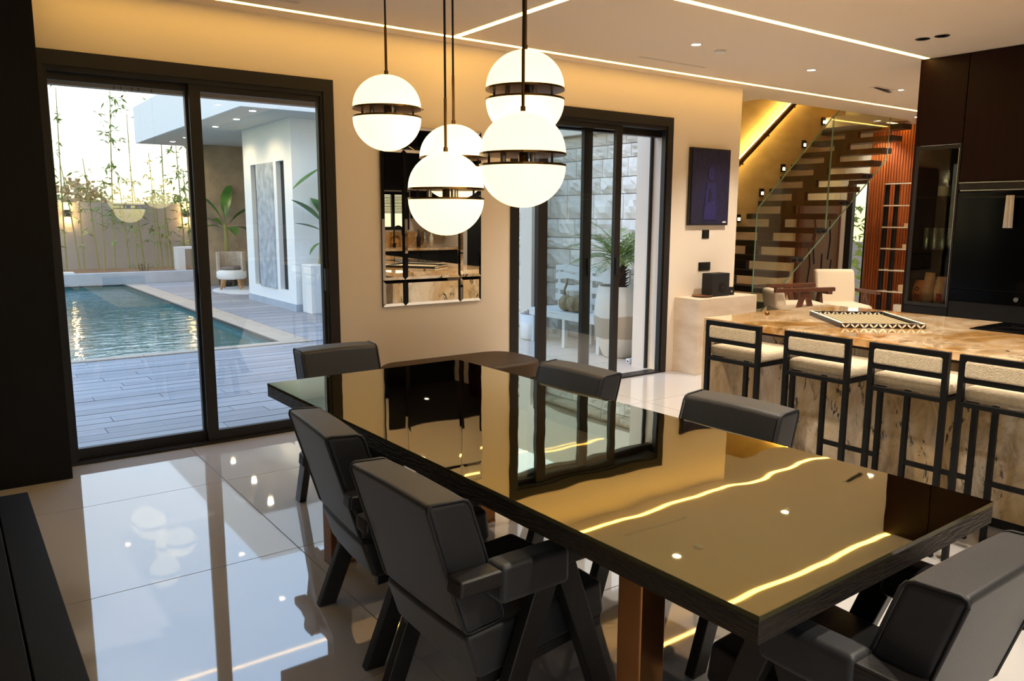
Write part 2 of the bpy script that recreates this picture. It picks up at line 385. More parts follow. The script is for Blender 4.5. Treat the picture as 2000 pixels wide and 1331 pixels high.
def sliding_door(name, label, x0, x1, leaves, gap_right=None):
    o = bpy.data.objects.new(name, None); COL.objects.link(o); struct(o, label, 'door')
    fr = MB()
    fr.box(x0, x0+.075, -.012, .12, 0, ZT).box(x1-.075, x1, -.012, .055, 0, ZT).box(x0+.075, x1-.075, -.012, .12, ZT-.085, ZT)
    fr.box(x0+.075, x1-.075, -.012, .12, -.002, .018)
    fr.out('outer_frame', M['frame'], o)
    MB().box(x0+.075, x0+.095, .0, .11, .018, ZT-.085).box(x1-.095, x1-.075, 0, .05, .018, ZT-.085).box(x0+.095, x1-.095, 0, .11, ZT-.115, ZT-.085).out('track', M['gasket'], o)
    MB().box(x0, x1, .125, TW, 2.30, ZT-.001).out('shutter_box', M['frame'], o)
    for (a, b, y, sl, sr) in leaves:
        lf = MB().box(a, a+sl, y, y+.04, .02, ZT-.115).box(b-sr, b, y, y+.04, .02, ZT-.115)
        lf.box(a+sl, b-sr, y, y+.04, .02, .085).box(a+sl, b-sr, y, y+.04, 2.315, ZT-.115)
        l = lf.out('door_leaf', M['frame'], o)
        MB().box(a+sl, b-sr, y+.016, y+.024, .085, 2.315).out('pane', M['glass'], l)
        MB().box(b-.055, b-.03, y-.03, y, 1.0, 1.16).out('handle', M['gasket'], l)
    return o
sliding_door('door_1', 'wide black framed sliding glass door onto the pool terrace', D1[0], D1[1], [(1.215, 2.12, .06, .075, .07), (2.065, 2.98, .015, .07, .06)])
d2 = sliding_door('door_2', 'half open black framed sliding glass door onto the palm courtyard', D2[0], D2[1], [(4.655, 5.53, .065, .05, .10), (4.88, 5.845, .015, .10, .072)])
struct(MB().box(6.49, 7.34, TW, .47, -.02, 3.0).out('wall_pier', M['wall']), 'cream wall pier outside the courtyard door', 'wall')
MB().box(6.45, 6.489, .24, .255, 0, ZT-.01).out('shutter_guide', M['gasket'], d2)

def added_rear_door():  # unseen door added to bring bluish daylight onto the chair sides
    o = bpy.data.objects.new('added_door', None); COL.objects.link(o); struct(o, 'added black framed glass door behind the viewer, letting in daylight', 'door')
    y = -7.2
    MB().box(-.6,-.53,y-.05,y+.05,0,2.4).box(1.83,1.9,y-.05,y+.05,0,2.4).box(-.53,1.83,y-.05,y+.05,2.33,2.4).box(-.53,1.83,y-.05,y+.05,-.002,.02).out('outer_frame', M['frame'], o)
    for i in range(2):
        a = -.53+i*1.18; b = a+1.18
        l = MB().box(a,a+.06,y-.02,y+.02,.02,2.33).box(b-.06,b,y-.02,y+.02,.02,2.33).box(a+.06,b-.06,y-.02,y+.02,.02,.09).box(a+.06,b-.06,y-.02,y+.02,2.27,2.33).out('door_leaf', M['frame'], o)
        MB().box(a+.06,b-.06,y-.004,y+.004,.09,2.27).out('pane', M['glass'], l)
added_rear_door()

def ceiling_things():
    k = 0
    for (a, b, c, d, lab) in ((-.6, 11.95, -.212, -.172, 'long warm light line in the ceiling along the glass door wall'),
                              (-.6, 7.48, -1.90, -1.855, 'warm light line in the ceiling running to the dark tall cabinets'),
                              (3.895, 3.945, -1.855, -.212, 'short bright light line joining the two long ceiling lines'),
                              (11.5, 11.98, .62, .68, 'short warm light line in the ceiling beyond the stair opening')):
        t = thing('led_strip', lab, 'light strip', ((a+b)/2, (c+d)/2, ZC), group='recessed ceiling light lines')
        hx, hy = (b-a)/2, (d-c)/2
        MB().box(-hx, hx, -hy, hy, -.002, .008).out('diffuser', M['led'], t)
    def downlight(x, y, lab, on=True, grp='round ceiling downlights', z=ZC, power=SPOT_W, vis=True):
        t = thing('ceiling_downlight', lab, 'downlight', (x, y, z), group=grp)
        MB().lathe([(.034,-.001),(.046,-.005),(.05,-.003),(.05,.006),(.034,.006)], 24, cap=False).out('trim_ring', M['white'] if on else M['gasket'], t, smooth=True)
        MB().lathe([(.001,.0),(.036,.0),(.036,.008),(.001,.008)], 24).out('lens', M['lamp'] if on else M['chrome'], t)
        if on and power: spot((0,0,-.02), power, parent=t)
        return t
    downlight(5.539, -1.09, 'lit round downlight nearest the smoke detector')
    downlight(7.177, -1.0, 'middle lit downlight of the row beyond the smoke detector')
    downlight(8.886, -.90, 'lit downlight beside the dark ceiling hatch')
    downlight(6.723, -2.222, 'unlit dark rimmed downlight of the pair, nearer the light line', False, 'unlit pair of downlights')
    downlight(6.736, -2.356, 'unlit dark rimmed downlight of the pair, nearer the tall cabinets', False, 'unlit pair of downlights')
    downlight(11.72, .95, 'small lit downlight above the cedar slat wall', power=35)
    downlight(11.2, .1, 'added hall downlight near the shelf rack, brightening the cedar slats', power=35)  # lamp added to brighten the cedar slat wall
    for i, (x, y) in enumerate(((5.2, -2.75), (5.2, -4.0), (6.9, -5.6), (2.4, -5.6), (10.2, -.9), (3.55, -3.0), (3.55, -4.5))):  # out of view; pair between table and stools added to brighten island front
        downlight(x, y, z=ZC-.012 if y == -5.6 and x > 4 else ZC, lab=('lit downlight above the island end by the stools', 'lit downlight above the cooktop', 'lit downlight above the sink counter', 'lit downlight behind the near dining chair', 'lit downlight above the hall armchairs', 'added unseen downlight between table and stools, by the far chairs', 'added unseen downlight between table and stools, by the near chairs')[i])
    t = tag(MB().lathe([(.001,-.022),(.035,-.022),(.045,-.012),(.045,0),(.001,0)], 20).out('smoke_detector', M['white'], None, (5.864,-1.054,ZC), smooth=True), 'round off-white smoke detector on the ceiling', 'detector')
    t = thing('linear_vent', 'slim linear air vent slot above the courtyard door', 'vent', (5.92,-.496,ZC))
    MB().box(-.4,.4,-.02,.02,-.004,0).out('frame', M['ceil'], t); MB().box(-.39,.39,-.008,.008,-.006,-.003).out('slot', M['soffit'], t)
    t = thing('linear_vent', 'slim linear air vent slot above the pool door', 'vent', (2.45,-.40,ZC))
    MB().box(-.2,.2,-.02,.02,-.004,0).out('frame', M['ceil'], t); MB().box(-.19,.19,-.008,.008,-.006,-.003).out('slot', M['soffit'], t)
    t = thing('ceiling_hatch', 'small dark hanging hatch flap in the hall ceiling', 'hatch', (8.67,-.85,ZC))
    MB().box(-.2,.2,-.05,.05,-.006,0).out('frame', M['ceil'], t)
    MB().prism([(-.18,-.006),(.12,-.03),(.12,-.022),(-.18,-.003)], -.02, .02, 'y').out('flap', M['frame'], t)
ceiling_things()
struct(MB().box(4.2, 8.145, -7.095, -4.2, ZC-.012, ZC-.0005).out('added_dark_panel', M['panel_black']), 'added black ceiling panel over the back of the kitchen, darkening reflections', 'ceiling panel')  # unseen panel added to darken the mirror and table reflections

# ================================================================== OUTSIDE
def exterior():
    GZ = -.05
    struct(MB().box(-60, 60, 18, 90, -.6, -.3).box(-60, -6, TW, 18, -.6, -.3).box(14, 60, -30, 18, -.6, -.3).box(-60, 14, -40, -7.5, -.6, -.3).out('ground', M['soil']), 'open ground beyond the garden wall', 'ground')
    # deck boards in front of the pool door
    dk = struct(MB().box(-6, 5.0, TW, 4.2, -.3, GZ-.012).out('deck', M['deckbase']), 'grey boarded pool terrace', 'deck')
    W = .17; rows = int((4.2-TW)/W)
    lens = (1.6, 1.9)
    mes = {}
    for L in (1.2, 1.6, 1.9):
        for k in ('plank', 'plank_b'):
            m = MB().box(.003, L-.003, .006, W-.006, -.02, 0).mesh('board'); m.materials.append(M[k]); mes[(L, k)] = m
    for r in range(rows):
        x = -1.2 + random.uniform(-1, 0)
        while x < 5.0:
            L = random.choice((1.2, 1.6, 1.9))
            if x+L > 5.0: L = 1.2
            if x+L > 5.3: break
            if x+L > .6:
                link('board', mes[(L, random.choice(('plank', 'plank_b')))], dk, (x, TW+.02+r*W, GZ+random.uniform(-.002, .002)))
            x += L
    # terrace right of the pool
    t2 = struct(MB().box(4.48, 12, 4.2, 14.6, -.3, GZ-.008).out('terrace', M['deckbase']), 'grey boarded terrace between pool and pool house', 'deck')
    m = MB().box(.01, 2.98, .012, .388, -.02, 0).mesh('board'); m.materials.append(M['plank'])
    mb_ = MB().box(.01, 2.98, .012, .388, -.02, 0).mesh('board'); mb_.materials.append(M['plank_b'])
    for r in range(26):
        for c in range(2): link('board', random.choice((m, mb_)), t2, (4.48+c*3-(r % 2)*0, 4.2+r*.4, GZ))
    # pool
    pl = struct(MB().box(-8, 4.09, 4.4, 14.6, -1.6, -1.5).box(4.05, 4.09, 4.4, 14.6, -1.5, GZ-.02).box(-8, 4.05, 4.4, 4.44, -1.5, GZ-.02).box(-8, 4.05, 14.56, 14.6, -1.5, GZ-.02).box(-8.04, -8, 4.4, 14.6, -1.6, GZ-.02).out('pool_basin', M['pool_in']), 'dark tiled swimming pool basin', 'pool')
    MB().box(4.05, 4.10, 4.38, 14.62, GZ-.02, GZ+.004).box(-8, 4.05, 14.56, 14.62, GZ-.02, GZ+.004).out('edge_trim', M['pool_edge'], pl)
    wt = MB().add([(-8,4.44,-.11),(4.05,4.44,-.11),(4.05,14.56,-.11),(-8,14.56,-.11)], [(0,1,2,3)]).out('pool_water', M['water']); tag(wt, 'teal swimming pool water reflecting the evening sky', 'water', kind='stuff')
    cp = struct(MB().box(-8, 4.48, 4.2, 4.38, -.3, GZ-.015).box(4.10, 4.48, 4.38, 14.6, -.3, GZ-.015).out('coping', M['deckbase']), 'sand coloured stone coping around the pool', 'coping')
    a = MB().box(.004, .996, .004, .176, -.03, 0).mesh('coping_stone'); a.materials.append(M['coping'])
    b = MB().box(.004, .376, .004, 1.018, -.03, 0).mesh('coping_stone'); b.materials.append(M['coping'])
    for i in range(6): link('coping_stone', a, cp, (-1.52+i, 4.2, GZ+.002))
    for i in range(10): link('coping_stone', b, cp, (4.10, 4.38+i*1.022, GZ+.002))
    # raised bed and garden wall
    struct(MB().box(-8, 12, 14.62, 14.9, -.3, .22).out('bed_curb', M['curb']), 'low blue grey stone curb of the planting bed', 'curb')
    bed = MB().box(-8, 12, 14.9, 16.97, -.3, .19).out('soil_bed', M['soil']); struct(bed, 'brown soil bed along the garden wall', 'soil')
    struct(MB().box(-12, 14, 16.97, 17.2, -.4, 1.85).out('wall_garden', M['gwall']), 'beige rendered garden wall behind the bamboo', 'wall')
    sl = thing('sun_lounger', 'white lounger head at the pool edge by the curb', 'lounger', (2.6, 14.68, .22))
    MB().prism([(-.5,.0),(.5,.0),(.5,.04),(-.3,.06),(-.55,.22),(-.58,.2)], -.05, .3, 'y').out('mattress', M['white'], sl)
    MB().box(-.45,.45,-.03,.28,-.001,.012).out('base', M['curb'], sl)
    # wall lamps
    for x, lab in ((3.324, 'black up and down wall lamp at the left of the garden wall'), (6.114, 'black up and down wall lamp behind the bamboo nearer the pool house')):
        t = thing('garden_wall_lamp', lab, 'wall lamp', (x, 16.97, 1.58), group='garden wall lamps')
        MB().box(-.06,.06,-.1,0,-.09,.09).out('housing', M['black_metal'], t, bevel=.005)
        MB().box(-.045,.045,-.085,-.012,.09,.094).out('lens', M['walllamp'], t); MB().box(-.045,.045,-.085,-.012,-.094,-.09).out('lens', M['walllamp'], t)
        point((0,-.1,.16), 7, (1,.58,.18), t, .04); point((0,-.1,-.17), 7, (1,.58,.18), t, .04)
    # bamboo
    def bamboo(x, y, h, lean, leafy, lab, grp):
        t = thing('bamboo', lab, 'bamboo', (x, y, .19), group=grp)
        path = [(lean*h*(i/6)**1.4, 0, h*i/6) for i in range(7)]
        st = MB().tube(path, [.022-.014*i/6 for i in range(7)], 6)
        for i in range(1, int(h/.35)):
            q = i*.35/h; st.lathe([(.02,-.008),(.026-.012*q,0),(.02,.008)], 6, (lean*h*q**1.4, 0, i*.35), cap=False)
        st.out('cane', M['bamboo'], t)
        lv = MB()
        for k in range(int(leafy*.45)):
            q = random.uniform(.22, 1.02) if h > 2.6 else random.uniform(.25, 1.0)
            p = Vector((lean*h*q**1.4, 0, h*q)); a = random.uniform(0, 6.28); rr = random.uniform(.02, .34)
            p += Vector((math.cos(a)*rr, math.sin(a)*rr*.6, random.uniform(-.08, .08)))
            for j in range(random.randint(3, 5)):
                d = Vector((random.uniform(-1,1), random.uniform(-1,1), random.uniform(-.9,.3))).normalized()*random.uniform(.14,.24)
                s_ = d.cross(Vector((random.uniform(-1,1), random.uniform(-1,1), 1))).normalized()*.026
                lv.add([p, p+d*.4+s_, p+d, p+d*.4-s_], [(0,1,2,3)])
        if leafy: lv.out('foliage', M['leaf'], t)
    G = 'young bamboos planted along the garden wall'
    bamboo(4.21, 16.35, 4.4, .04, 120, 'tallest leafy bamboo rising straight to the top of the door view', G)
    bamboo(5.87, 16.3, 3.2, -.02, 60, 'leafy bamboo just left of the pool house roof', G)
    bamboo(3.43, 16.4, 2.6, -.09, 22, 'leaning bare bamboo at the left end by the garden lamp', G)
    bamboo(4.89, 16.4, 2.5, -.07, 40, 'leaning bamboo right of the tallest one', G)
    more = ((2.9, 3.0, .02, 20), (3.15, 4.3, .02, 22), (3.54, 2.0, .0, 10), (3.85, 2.7, -.06, 24), (3.98, 2.0, .02, 12), (4.55, 2.3, -.05, 34), (4.7, 3.8, .0, 14), (5.21, 2.9, -.02, 26), (5.34, 2.2, -.05, 22), (5.45, 4.2, .01, 18), (5.58, 2.1, -.08, 26), (6.03, 2.5, -.04, 30), (6.2, 3.6, .0, 14), (6.3, 2.6, .0, 30))
    xs = sorted([m[0] for m in more] + [4.21, 5.87, 3.43, 4.89])
    nth = ('first', 'second', 'third', 'fourth', 'fifth', 'sixth', 'seventh', 'eighth', 'ninth', 'tenth', 'eleventh', 'twelfth', 'thirteenth', 'fourteenth', 'fifteenth', 'sixteenth', 'seventeenth', 'eighteenth')
    for x, h, ln, lf in more:
        look = 'tall thin' if h > 3.3 else 'short bare' if h < 2.15 else 'slender leafy' if lf > 25 else 'slender sparse'
        bamboo(x, 16.3+random.uniform(-.1,.15), h, ln, lf, look+' bamboo cane, '+nth[xs.index(x)]+' from the left along the garden wall', G)
    def shrub(name, c, r, n, mat, lab, cat='shrub'):
        lv = MB()
        for k in range(n):
            d = Vector((random.gauss(0,1), random.gauss(0,1), random.gauss(0,1))).normalized(); q = random.uniform(.45,1)
            p = Vector((d.x*r[0]*q, d.y*r[1]*q, d.z*r[2]*q)); e = Vector((random.uniform(-1,1), random.uniform(-1,1), random.uniform(-.3,1))).normalized()*r[2]*.28
            s_ = e.cross(Vector((random.uniform(-1,1), 1, random.uniform(-1,1)))).normalized()*e.length*.35
            lv.add([p, p+e*.5+s_, p+e, p+e*.5-s_], [(0,1,2,3)])
        t = thing(name, lab, cat, c)
        lv.out('foliage', mat, t)
        st = MB()
        for k in range(5): st.cyl((0,0,-c[2]-.3), (random.uniform(-.5,.5)*r[0], random.uniform(-.5,.5)*r[1], random.uniform(0,.5)*r[2]), .03, .01, 5)
        st.out('branches', M['bark'], t)
    shrub('garden_shrub', (3.7, 18.0, 1.9), (.8,.5,.55), 420, M['shrub'], 'brownish flowering shrub peeping over the garden wall at left')
    shrub('garden_shrub', (5.9, 18.2, 1.7), (.9,.5,.4), 300, M['leaf'], 'green shrub top just above the garden wall near the pool house')
    shrub('ground_plant', (4.75, 15.6, .32), (.42,.2,.12), 120, M['leaf_dark'], 'low dark spreading plant on the soil bed', 'plant')
    tb = thing('garden_table', 'white panel legged side table on the soil bed', 'table', (5.75, 15.6, .19))
    MB().box(-.27,.4,-.2,.2,.52,.57).out('top', M['white'], tb); MB().box(-.27,-.09,-.2,.2,0,.52).out('leg', M['white'], tb); MB().box(.3,.4,-.2,.2,0,.52).out('leg', M['white'], tb)
    # pool house
    ph = thing('pool_house', 'white rendered pool house with deep flat roof and downlights', 'building', (5.45, 7.3, GZ))
    H = 3.15
    w = MB()
    sl1, sl2 = (1.72, 2.08), (.36, .74)       # slot positions along local y
    def col(y0, y1, z0=0, z1=H): w.box(0, 3.4, y0, y1, z0, z1)
    col(0, .36); col(2.08, 2.48); col(.36, 2.08, 0, .32); col(.36, 2.08, 2.5, H)
    w.box(.34, 3.4, .36, 2.08, .32, 2.5).box(0, .34, .74, .88, .32, 2.5)
    w.out('wall', M['render_white'], ph)
    MB().box(-.03, .338, .88, 1.72, .322, 2.498).out('stone_slab', M['greystone'], ph, bevel=.01)
    MB().box(.08, .339, .362, .738, .322, 2.498).out('slot', M['gasket'], ph); MB().box(.08, .339, 1.722, 2.078, .322, 2.498).out('slot', M['gasket'], ph)
    MB().box(-.015, 3.4, -.012, 0, 0, .12).box(-.015, 0, 0, 2.48, 0, .12).out('skirting', M['curb'], ph)
    MB().box(.0, 5, 5.9, 6.1, 0, H).out('back_wall', M['stonewall_b'], ph)
    MB().box(-1.05, 6, -.85, 6.6, H+.004, H+.77).out('roof', M['render_white'], ph)
    MB().box(-1.0, 6, -.8, 6.55, H, H+.004).out('soffit', M['soffit'], ph)
    for (x, y) in ((-.62,.75), (-.74,-.45), (-.58,2.1), (-.5,4.5), (-.5,5.6)):
        l = MB().lathe([(.001,-.004),(.048,-.004),(.048,0),(.001,0)], 16, (x,y,H)).out('soffit_lamp', M['lamp'], ph)
        spot((x, y, H-.05), 26, R(150), (1,.72,.38), ph)
    # outdoor seat, plants, rug
    rg = MB().lathe([(.001,0),(1.0,0),(1.0,.012),(.001,.012)], 40, (0,0,0), sx=.7).out('outdoor_rug', M['rug'], None, (6.0,11.6,GZ)); tag(rg, 'round white rug under the outdoor chairs', 'rug')
    def outdoor_chair(x, y, rz, lab):
        t = thing('outdoor_armchair', lab, 'armchair', (x, y, GZ+.012), rz, 'outdoor armchairs by the pool house')
        bk = [( .30*math.cos(a), .30*math.sin(a)) for a in [R(60+i*20) for i in range(13)]]
        m_ = MB()
        inn = [(p[0]*.82, p[1]*.82) for p in bk]
        m_.prism(bk+inn[::-1], .38, .80, 'z'); m_.out('backrest', M['taupe'], t, smooth=False)
        MB().lathe([(.001,.22),(.27,.22),(.31,.26),(.31,.38),(.27,.42),(.001,.42)], 24).out('seat', M['white'], t, smooth=True)
        MB().lathe([(.001,.42),(.2,.42),(.24,.46),(.18,.5),(.001,.5)], 20, (.03,0,0)).out('cushion', M['cush'], t, smooth=True)
        for sx, sy in ((1,1),(1,-1),(-1,1),(-1,-1)): MB().cyl((sx*.16,sy*.16,.24),(sx*.2,sy*.2,0),.035,.022,8).out('leg', M['oak'], t)
    outdoor_chair(5.78, 12.0, R(-115), 'white and taupe outdoor armchair on oak legs under the roof')
    outdoor_chair(6.32, 11.35, R(-160), 'second outdoor armchair half hidden behind the white pool house pier')
    def banana(x, y, z, lab, potted, leaves):
        t = thing('banana_plant', lab, 'plant', (x, y, z))
        z0 = 0
        if potted:
            MB().lathe([(.001,0),(.15,0),(.2,.06),(.22,.62),(.2,.64),(.18,.6),(.001,.58)], 20).out('pot', M['gasket'] if potted == 2 else M['white'], t, smooth=True); z0 = .55
        MB().tube([(0,0,z0),(.01,.01,z0+.5),(0,.02,z0+.85)], [.07,.055,.035], 8).out('trunk', M['bamboo'], t, smooth=True)
        for (a, el, L, wd) in leaves:
            m_ = MB(); n = 9; vs = []; base = Vector((0,0,z0+.75))
            d = Vector((math.cos(a), math.sin(a), 0)); sd = Vector((-math.sin(a), math.cos(a), 0))
            p = base.copy(); e = el
            for i in range(n):
                q = i/(n-1); wq = wd*(math.sin(math.pi*min(1,max(.02,(q-.22)/.80)))**.7 if q > .22 else .03)
                up = Vector((0,0,1))*math.cos(e) - d*math.sin(e)
                vs += [p-sd*wq+up*wq*.35, p, p+sd*wq+up*wq*.35]
                p = p + (d*math.cos(e)+Vector((0,0,1))*math.sin(e))*L/(n-1); e -= .11
            m_.add(vs, [f for i in range(n-1) for f in ((i*3,i*3+1,i*3+4,i*3+3),(i*3+1,i*3+2,i*3+5,i*3+4))])
            m_.out('leaf', M['leaf_dark'], t, smooth=True)
        return t
    banana(5.92, 12.75, GZ, 'green banana plant in front of the textured pool house wall', 2, [(R(170),1.25,1.1,.12),(R(60),1.45,1.15,.12),(R(-40),.9,1.0,.11),(R(110),.6,.9,.12),(R(200),.3,.8,.12),(R(-90),.2,.8,.12),(R(20),.2,.8,.1)])
    banana(5.78, 7.02, GZ, 'large leaved plant in a white planter beside the pool house', 0, [])
    pt = [o for o in COL.objects if o.name.startswith('banana_plant')][-1]
    MB().prism([(-.26,0),(.24,0),(.24,.8),(-.26,.8)], -.2, .2, 'y').out('planter', M['white'], pt, bevel=.01)
    MB().tube([(0,0,.78),(.02,0,1.2),(.06,0,2.38)], [.04,.03,.012], 8).out('stem', M['bamboo'], pt)
    def blade(root, base, a, el, L, wd, bend=.12):
        m_ = MB(); n = 9; vs = []; d = Vector((math.cos(a), math.sin(a), 0)); sd = Vector((-math.sin(a), math.cos(a), 0)); p = Vector(base); e = el
        for i in range(n):
            q = i/(n-1); wq = wd*max(.03, math.sin(math.pi*min(1,q*.92+.04))**.8)
            up = Vector((0,0,1))*math.cos(e) - d*math.sin(e)
            vs += [p-sd*wq+up*wq*.3, p, p+sd*wq+up*wq*.3]; p = p + (d*math.cos(e)+Vector((0,0,1))*math.sin(e))*L/(n-1); e -= bend
        m_.add(vs, [f for i in range(n-1) for f in ((i*3,i*3+1,i*3+4,i*3+3),(i*3+1,i*3+2,i*3+5,i*3+4))]); m_.out('leaf', M['leaf_dark'], root, smooth=True)
    for b_, a, el, L, wd, bn_ in (((.06,0,2.36),R(182),-.62,.60,.10,.0), ((.02,0,1.50),R(178),.72,.58,.14,.03), ((.0,0,1.36),R(184),.32,.44,.075,.02), ((.08,0,1.7),R(10),1.2,.8,.14,.1), ((.05,0,1.6),R(80),.9,.7,.13,.1), ((.04,0,1.3),R(-40),.5,.6,.11,.1), ((.02,0,1.15),R(192),-.35,.30,.05,.1)): blade(pt, b_, a, el, L, wd, bn_)

    # ---------------------------------------------------------------- palm courtyard
    cy = struct(MB().box(5.0, 7.34, TW, 4.2, -.3, -.03).out('courtyard_floor', M['grout']), 'pale paved courtyard floor', 'floor')
    pm = MB().box(.003,.577,.003,.597,-.03,0).mesh('paver'); pm.materials.append(M['paving'])
    for i in range(4):
        for j in range(6): link('paver', pm, cy, (5.0+i*.58, TW+j*.6, -.02))
    # split-faced stone wall
    sw = struct(MB().box(7.34, 7.5, TW, 7, -.1, 2.54).out('wall_stone', M['grout']), 'split faced pale stone courtyard wall', 'wall')
    struct(MB().box(7.2, 7.5, TW, 7, 2.54, 3.3).out('trim_1', M['wall']), 'cream beam above the stone courtyard wall', 'beam')
    z = -.02; hs = (.22, .16, .3, .2, .26, .15, .24, .3, .2, .22, .16, .2)
    for r, hh in enumerate(hs):
        if z+hh > 2.56: hh = 2.54-z
        if hh < .06: break
        y = TW+.01
        while y < 4.6:
            L = random.uniform(.22, .55); y1 = min(y+L, 4.7)
            m_ = MB(); ny, nz = 7, 5; vs = []
            for a in range(ny):
                for b_ in range(nz):
                    edge = a in (0, ny-1) or b_ in (0, nz-1)
                    vs.append((7.34-(.012 if edge else random.uniform(.02, .07)), y+.004+(y1-y-.008)*a/(ny-1), z+.004+(hh-.008)*b_/(nz-1)))
            fs = [(a*nz+b_, a*nz+b_+1, (a+1)*nz+b_+1, (a+1)*nz+b_) for a in range(ny-1) for b_ in range(nz-1)]
            n0 = len(vs); rim = [a*nz for a in range(ny)] + [(ny-1)*nz+b_ for b_ in range(1, nz)] + [a*nz+nz-1 for a in range(ny-2, -1, -1)] + [b_ for b_ in range(nz-2, 0, -1)]
            vs += [(7.34, vs[i][1], vs[i][2]) for i in rim]; k = len(rim)
            fs += [(rim[i], rim[(i+1) % k], n0+(i+1) % k, n0+i) for i in range(k)]
            m_.add(vs, fs).out('stone_block', random.choice(M['stone']), sw)
            y = y1
        z += hh
    struct(MB().box(7.05, 7.3, 2.95, 3.2, -.02, 2.54).out('trim_2', M['wall']), 'cream pilaster in front of the stone courtyard wall', 'pilaster')
    struct(MB().box(7.0, 7.08, 2.72, 2.82, -.02, 2.54).out('trim_3', M['black_metal']), 'black steel post beside the courtyard pilaster', 'post')
    # palm in tall pot
    pp = thing('potted_palm', 'feathery palm in a tall white and taupe banded planter', 'palm', (6.8, 1.0, -.02))
    MB().lathe([(.001,0),(.15,0),(.175,.02),(.255,.22),(.285,.42),(.27,.62),(.235,.80),(.215,.80),(.22,.72),(.001,.70)], 40).out('planter', M['potband'], pp, smooth=True)
    MB().lathe([(.001,.70),(.222,.70),(.222,.735),(.001,.735)], 24).out('soil', M['soil'], pp)
    tr = MB().tube([(0,0,.72),(.01,0,.88),(0,.01,1.06)], [.055,.062,.05], 10)
    for k in range(46):
        a = k*2.4; zz = .75+.3*k/46; d = Vector((math.cos(a), math.sin(a), .55)); p = Vector((math.cos(a)*.05, math.sin(a)*.05, zz)); tr.cyl(p, p+d*.055, .012, .004, 4)
    tr.out('trunk', M['bark'], pp)
    for k in range(26):
        a = k*2.39996; el = R(80 - 60*(k/26)) + random.uniform(-.08,.08); L = random.uniform(.54,.70); rch = min(.36/max(.01, math.cos(a)), .36/max(.01, -math.sin(a)), .62); L = min(L, rch/max(.2, math.cos(el-.5)))
        m_ = MB(); d = Vector((math.cos(a), math.sin(a), 0)); p = Vector((0,0,1.04)); e = el; pts = []; n = 12
        for i in range(n+1):
            pts.append(p.copy()); p = p + (d*math.cos(e)+Vector((0,0,1))*math.sin(e))*L/n; e -= .10
        m_.tube(pts, [.006-.0045*i/n for i in range(n+1)], 4)
        for i in range(3, n+1):
            for sgn in (-1, 1):
                for hlf in (0, .5):
                    q = pts[i-1].lerp(pts[i], hlf); dr = (pts[i]-pts[i-1]).normalized(); sd = Vector((-math.sin(a), math.cos(a), 0))*sgn
                    ld = (dr*.75+sd*.75+Vector((0,0,-.12+random.uniform(-.15,.15)))).normalized()*(.20*(1-.55*abs((i-6)/n))); wv = dr.cross(ld).normalized().cross(ld).normalized()*.006
                    m_.add([q, q+ld*.4+wv, q+ld, q+ld*.4-wv], [(0,1,2,3)])
        m_.out('frond', M['palmleaf'], pp)
    # slatted bench
    bn = thing('garden_bench', 'white rustic slatted bench against the stone courtyard wall', 'bench', (6.66, 1.15, -.02))
    for i in range(5): MB().box(.0+i*.1, .085+i*.1, 0, 1.35, .40, .425).out('seat_slat', M['white_wood'], bn, bevel=.004)
    for y in (.03, .64, 1.25):
        MB().box(.01,.06,y,y+.05,0,.40).out('leg', M['white_wood'], bn); MB().box(.44,.49,y,y+.05,0,.95).out('post', M['white_wood'], bn)
    MB().box(.0,.03,.0,1.33,.34,.40).out('apron', M['white_wood'], bn)
    for i, zz in enumerate((.50, .64, .78, .88)):
        n = 16; m_ = MB(); pts = [(0+1.33*k/n, zz+.075+.012*math.sin(k*1.3+i)) for k in range(n+1)] + [(1.33-1.33*k/n, zz+.010*math.sin(k*1.1+i*2)) for k in range(n+1)]
        m_.prism(pts, .425, .44, 'x').out('back_slat', M['white_wood'], bn)
    gd = thing('rattan_gourd', 'round woven rattan gourd with a curved stem on the bench', 'ornament', (6.80, 1.80, .405))
    def ribbed(c, r, h):
        m_ = MB(); n, mm = 28, 12; vs = []
        for i in range(mm+1):
            f = math.pi*i/mm
            for t in range(n):
                q = 1+.07*math.cos(t*7*2*math.pi/n); vs.append((c[0]+r*q*math.sin(f)*math.cos(t*2*math.pi/n), c[1]+r*q*math.sin(f)*math.sin(t*2*math.pi/n), c[2]-h*math.cos(f)))
        return m_.add(vs, [(i*n+t, i*n+(t+1) % n, (i+1)*n+(t+1) % n, (i+1)*n+t) for i in range(mm) for t in range(n)])
    ribbed((0,-.06,.105),.115,.105).out('body', M['rattan'], gd, smooth=True); ribbed((-.02,.1,.10),.09,.10).out('body', M['rattan'], gd, smooth=True)
    MB().tube([(-.02,.12,.17),(-.02,.14,.25),(-.01,.11,.32),(.0,.10,.40)], [.02,.016,.014,.008], 8).out('stem', M['rattan'], gd, smooth=True)
    MB().tube([(.02,-.15,.07),(.03,-.2,.05),(.02,-.24,.02)], [.02,.018,.006], 6).out('tail', M['bark'], gd)
    lp = thing('low_planter', 'low white round planter with dried pale succulents', 'planter', (6.80, 2.55, -.02))
    MB().lathe([(.001,0),(.15,0),(.18,.03),(.195,.33),(.175,.33),(.165,.27),(.001,.27)], 32).out('pot', M['ceramic'], lp, smooth=True)
    for k in range(16):
        a = k*2.4; rr = .02+.12*k/16
        MB().lathe([(.001,0),(.03,.02),(.034,.05),(.012,.09),(.001,.1)], 6, (rr*math.cos(a), rr*math.sin(a), .26+random.uniform(0,.03))).out('rosette', M['pinkgrey'], lp)
    wl = thing('door_stop', 'small white door stop on the courtyard paving', 'door stop', (6.62, .62, -.02))
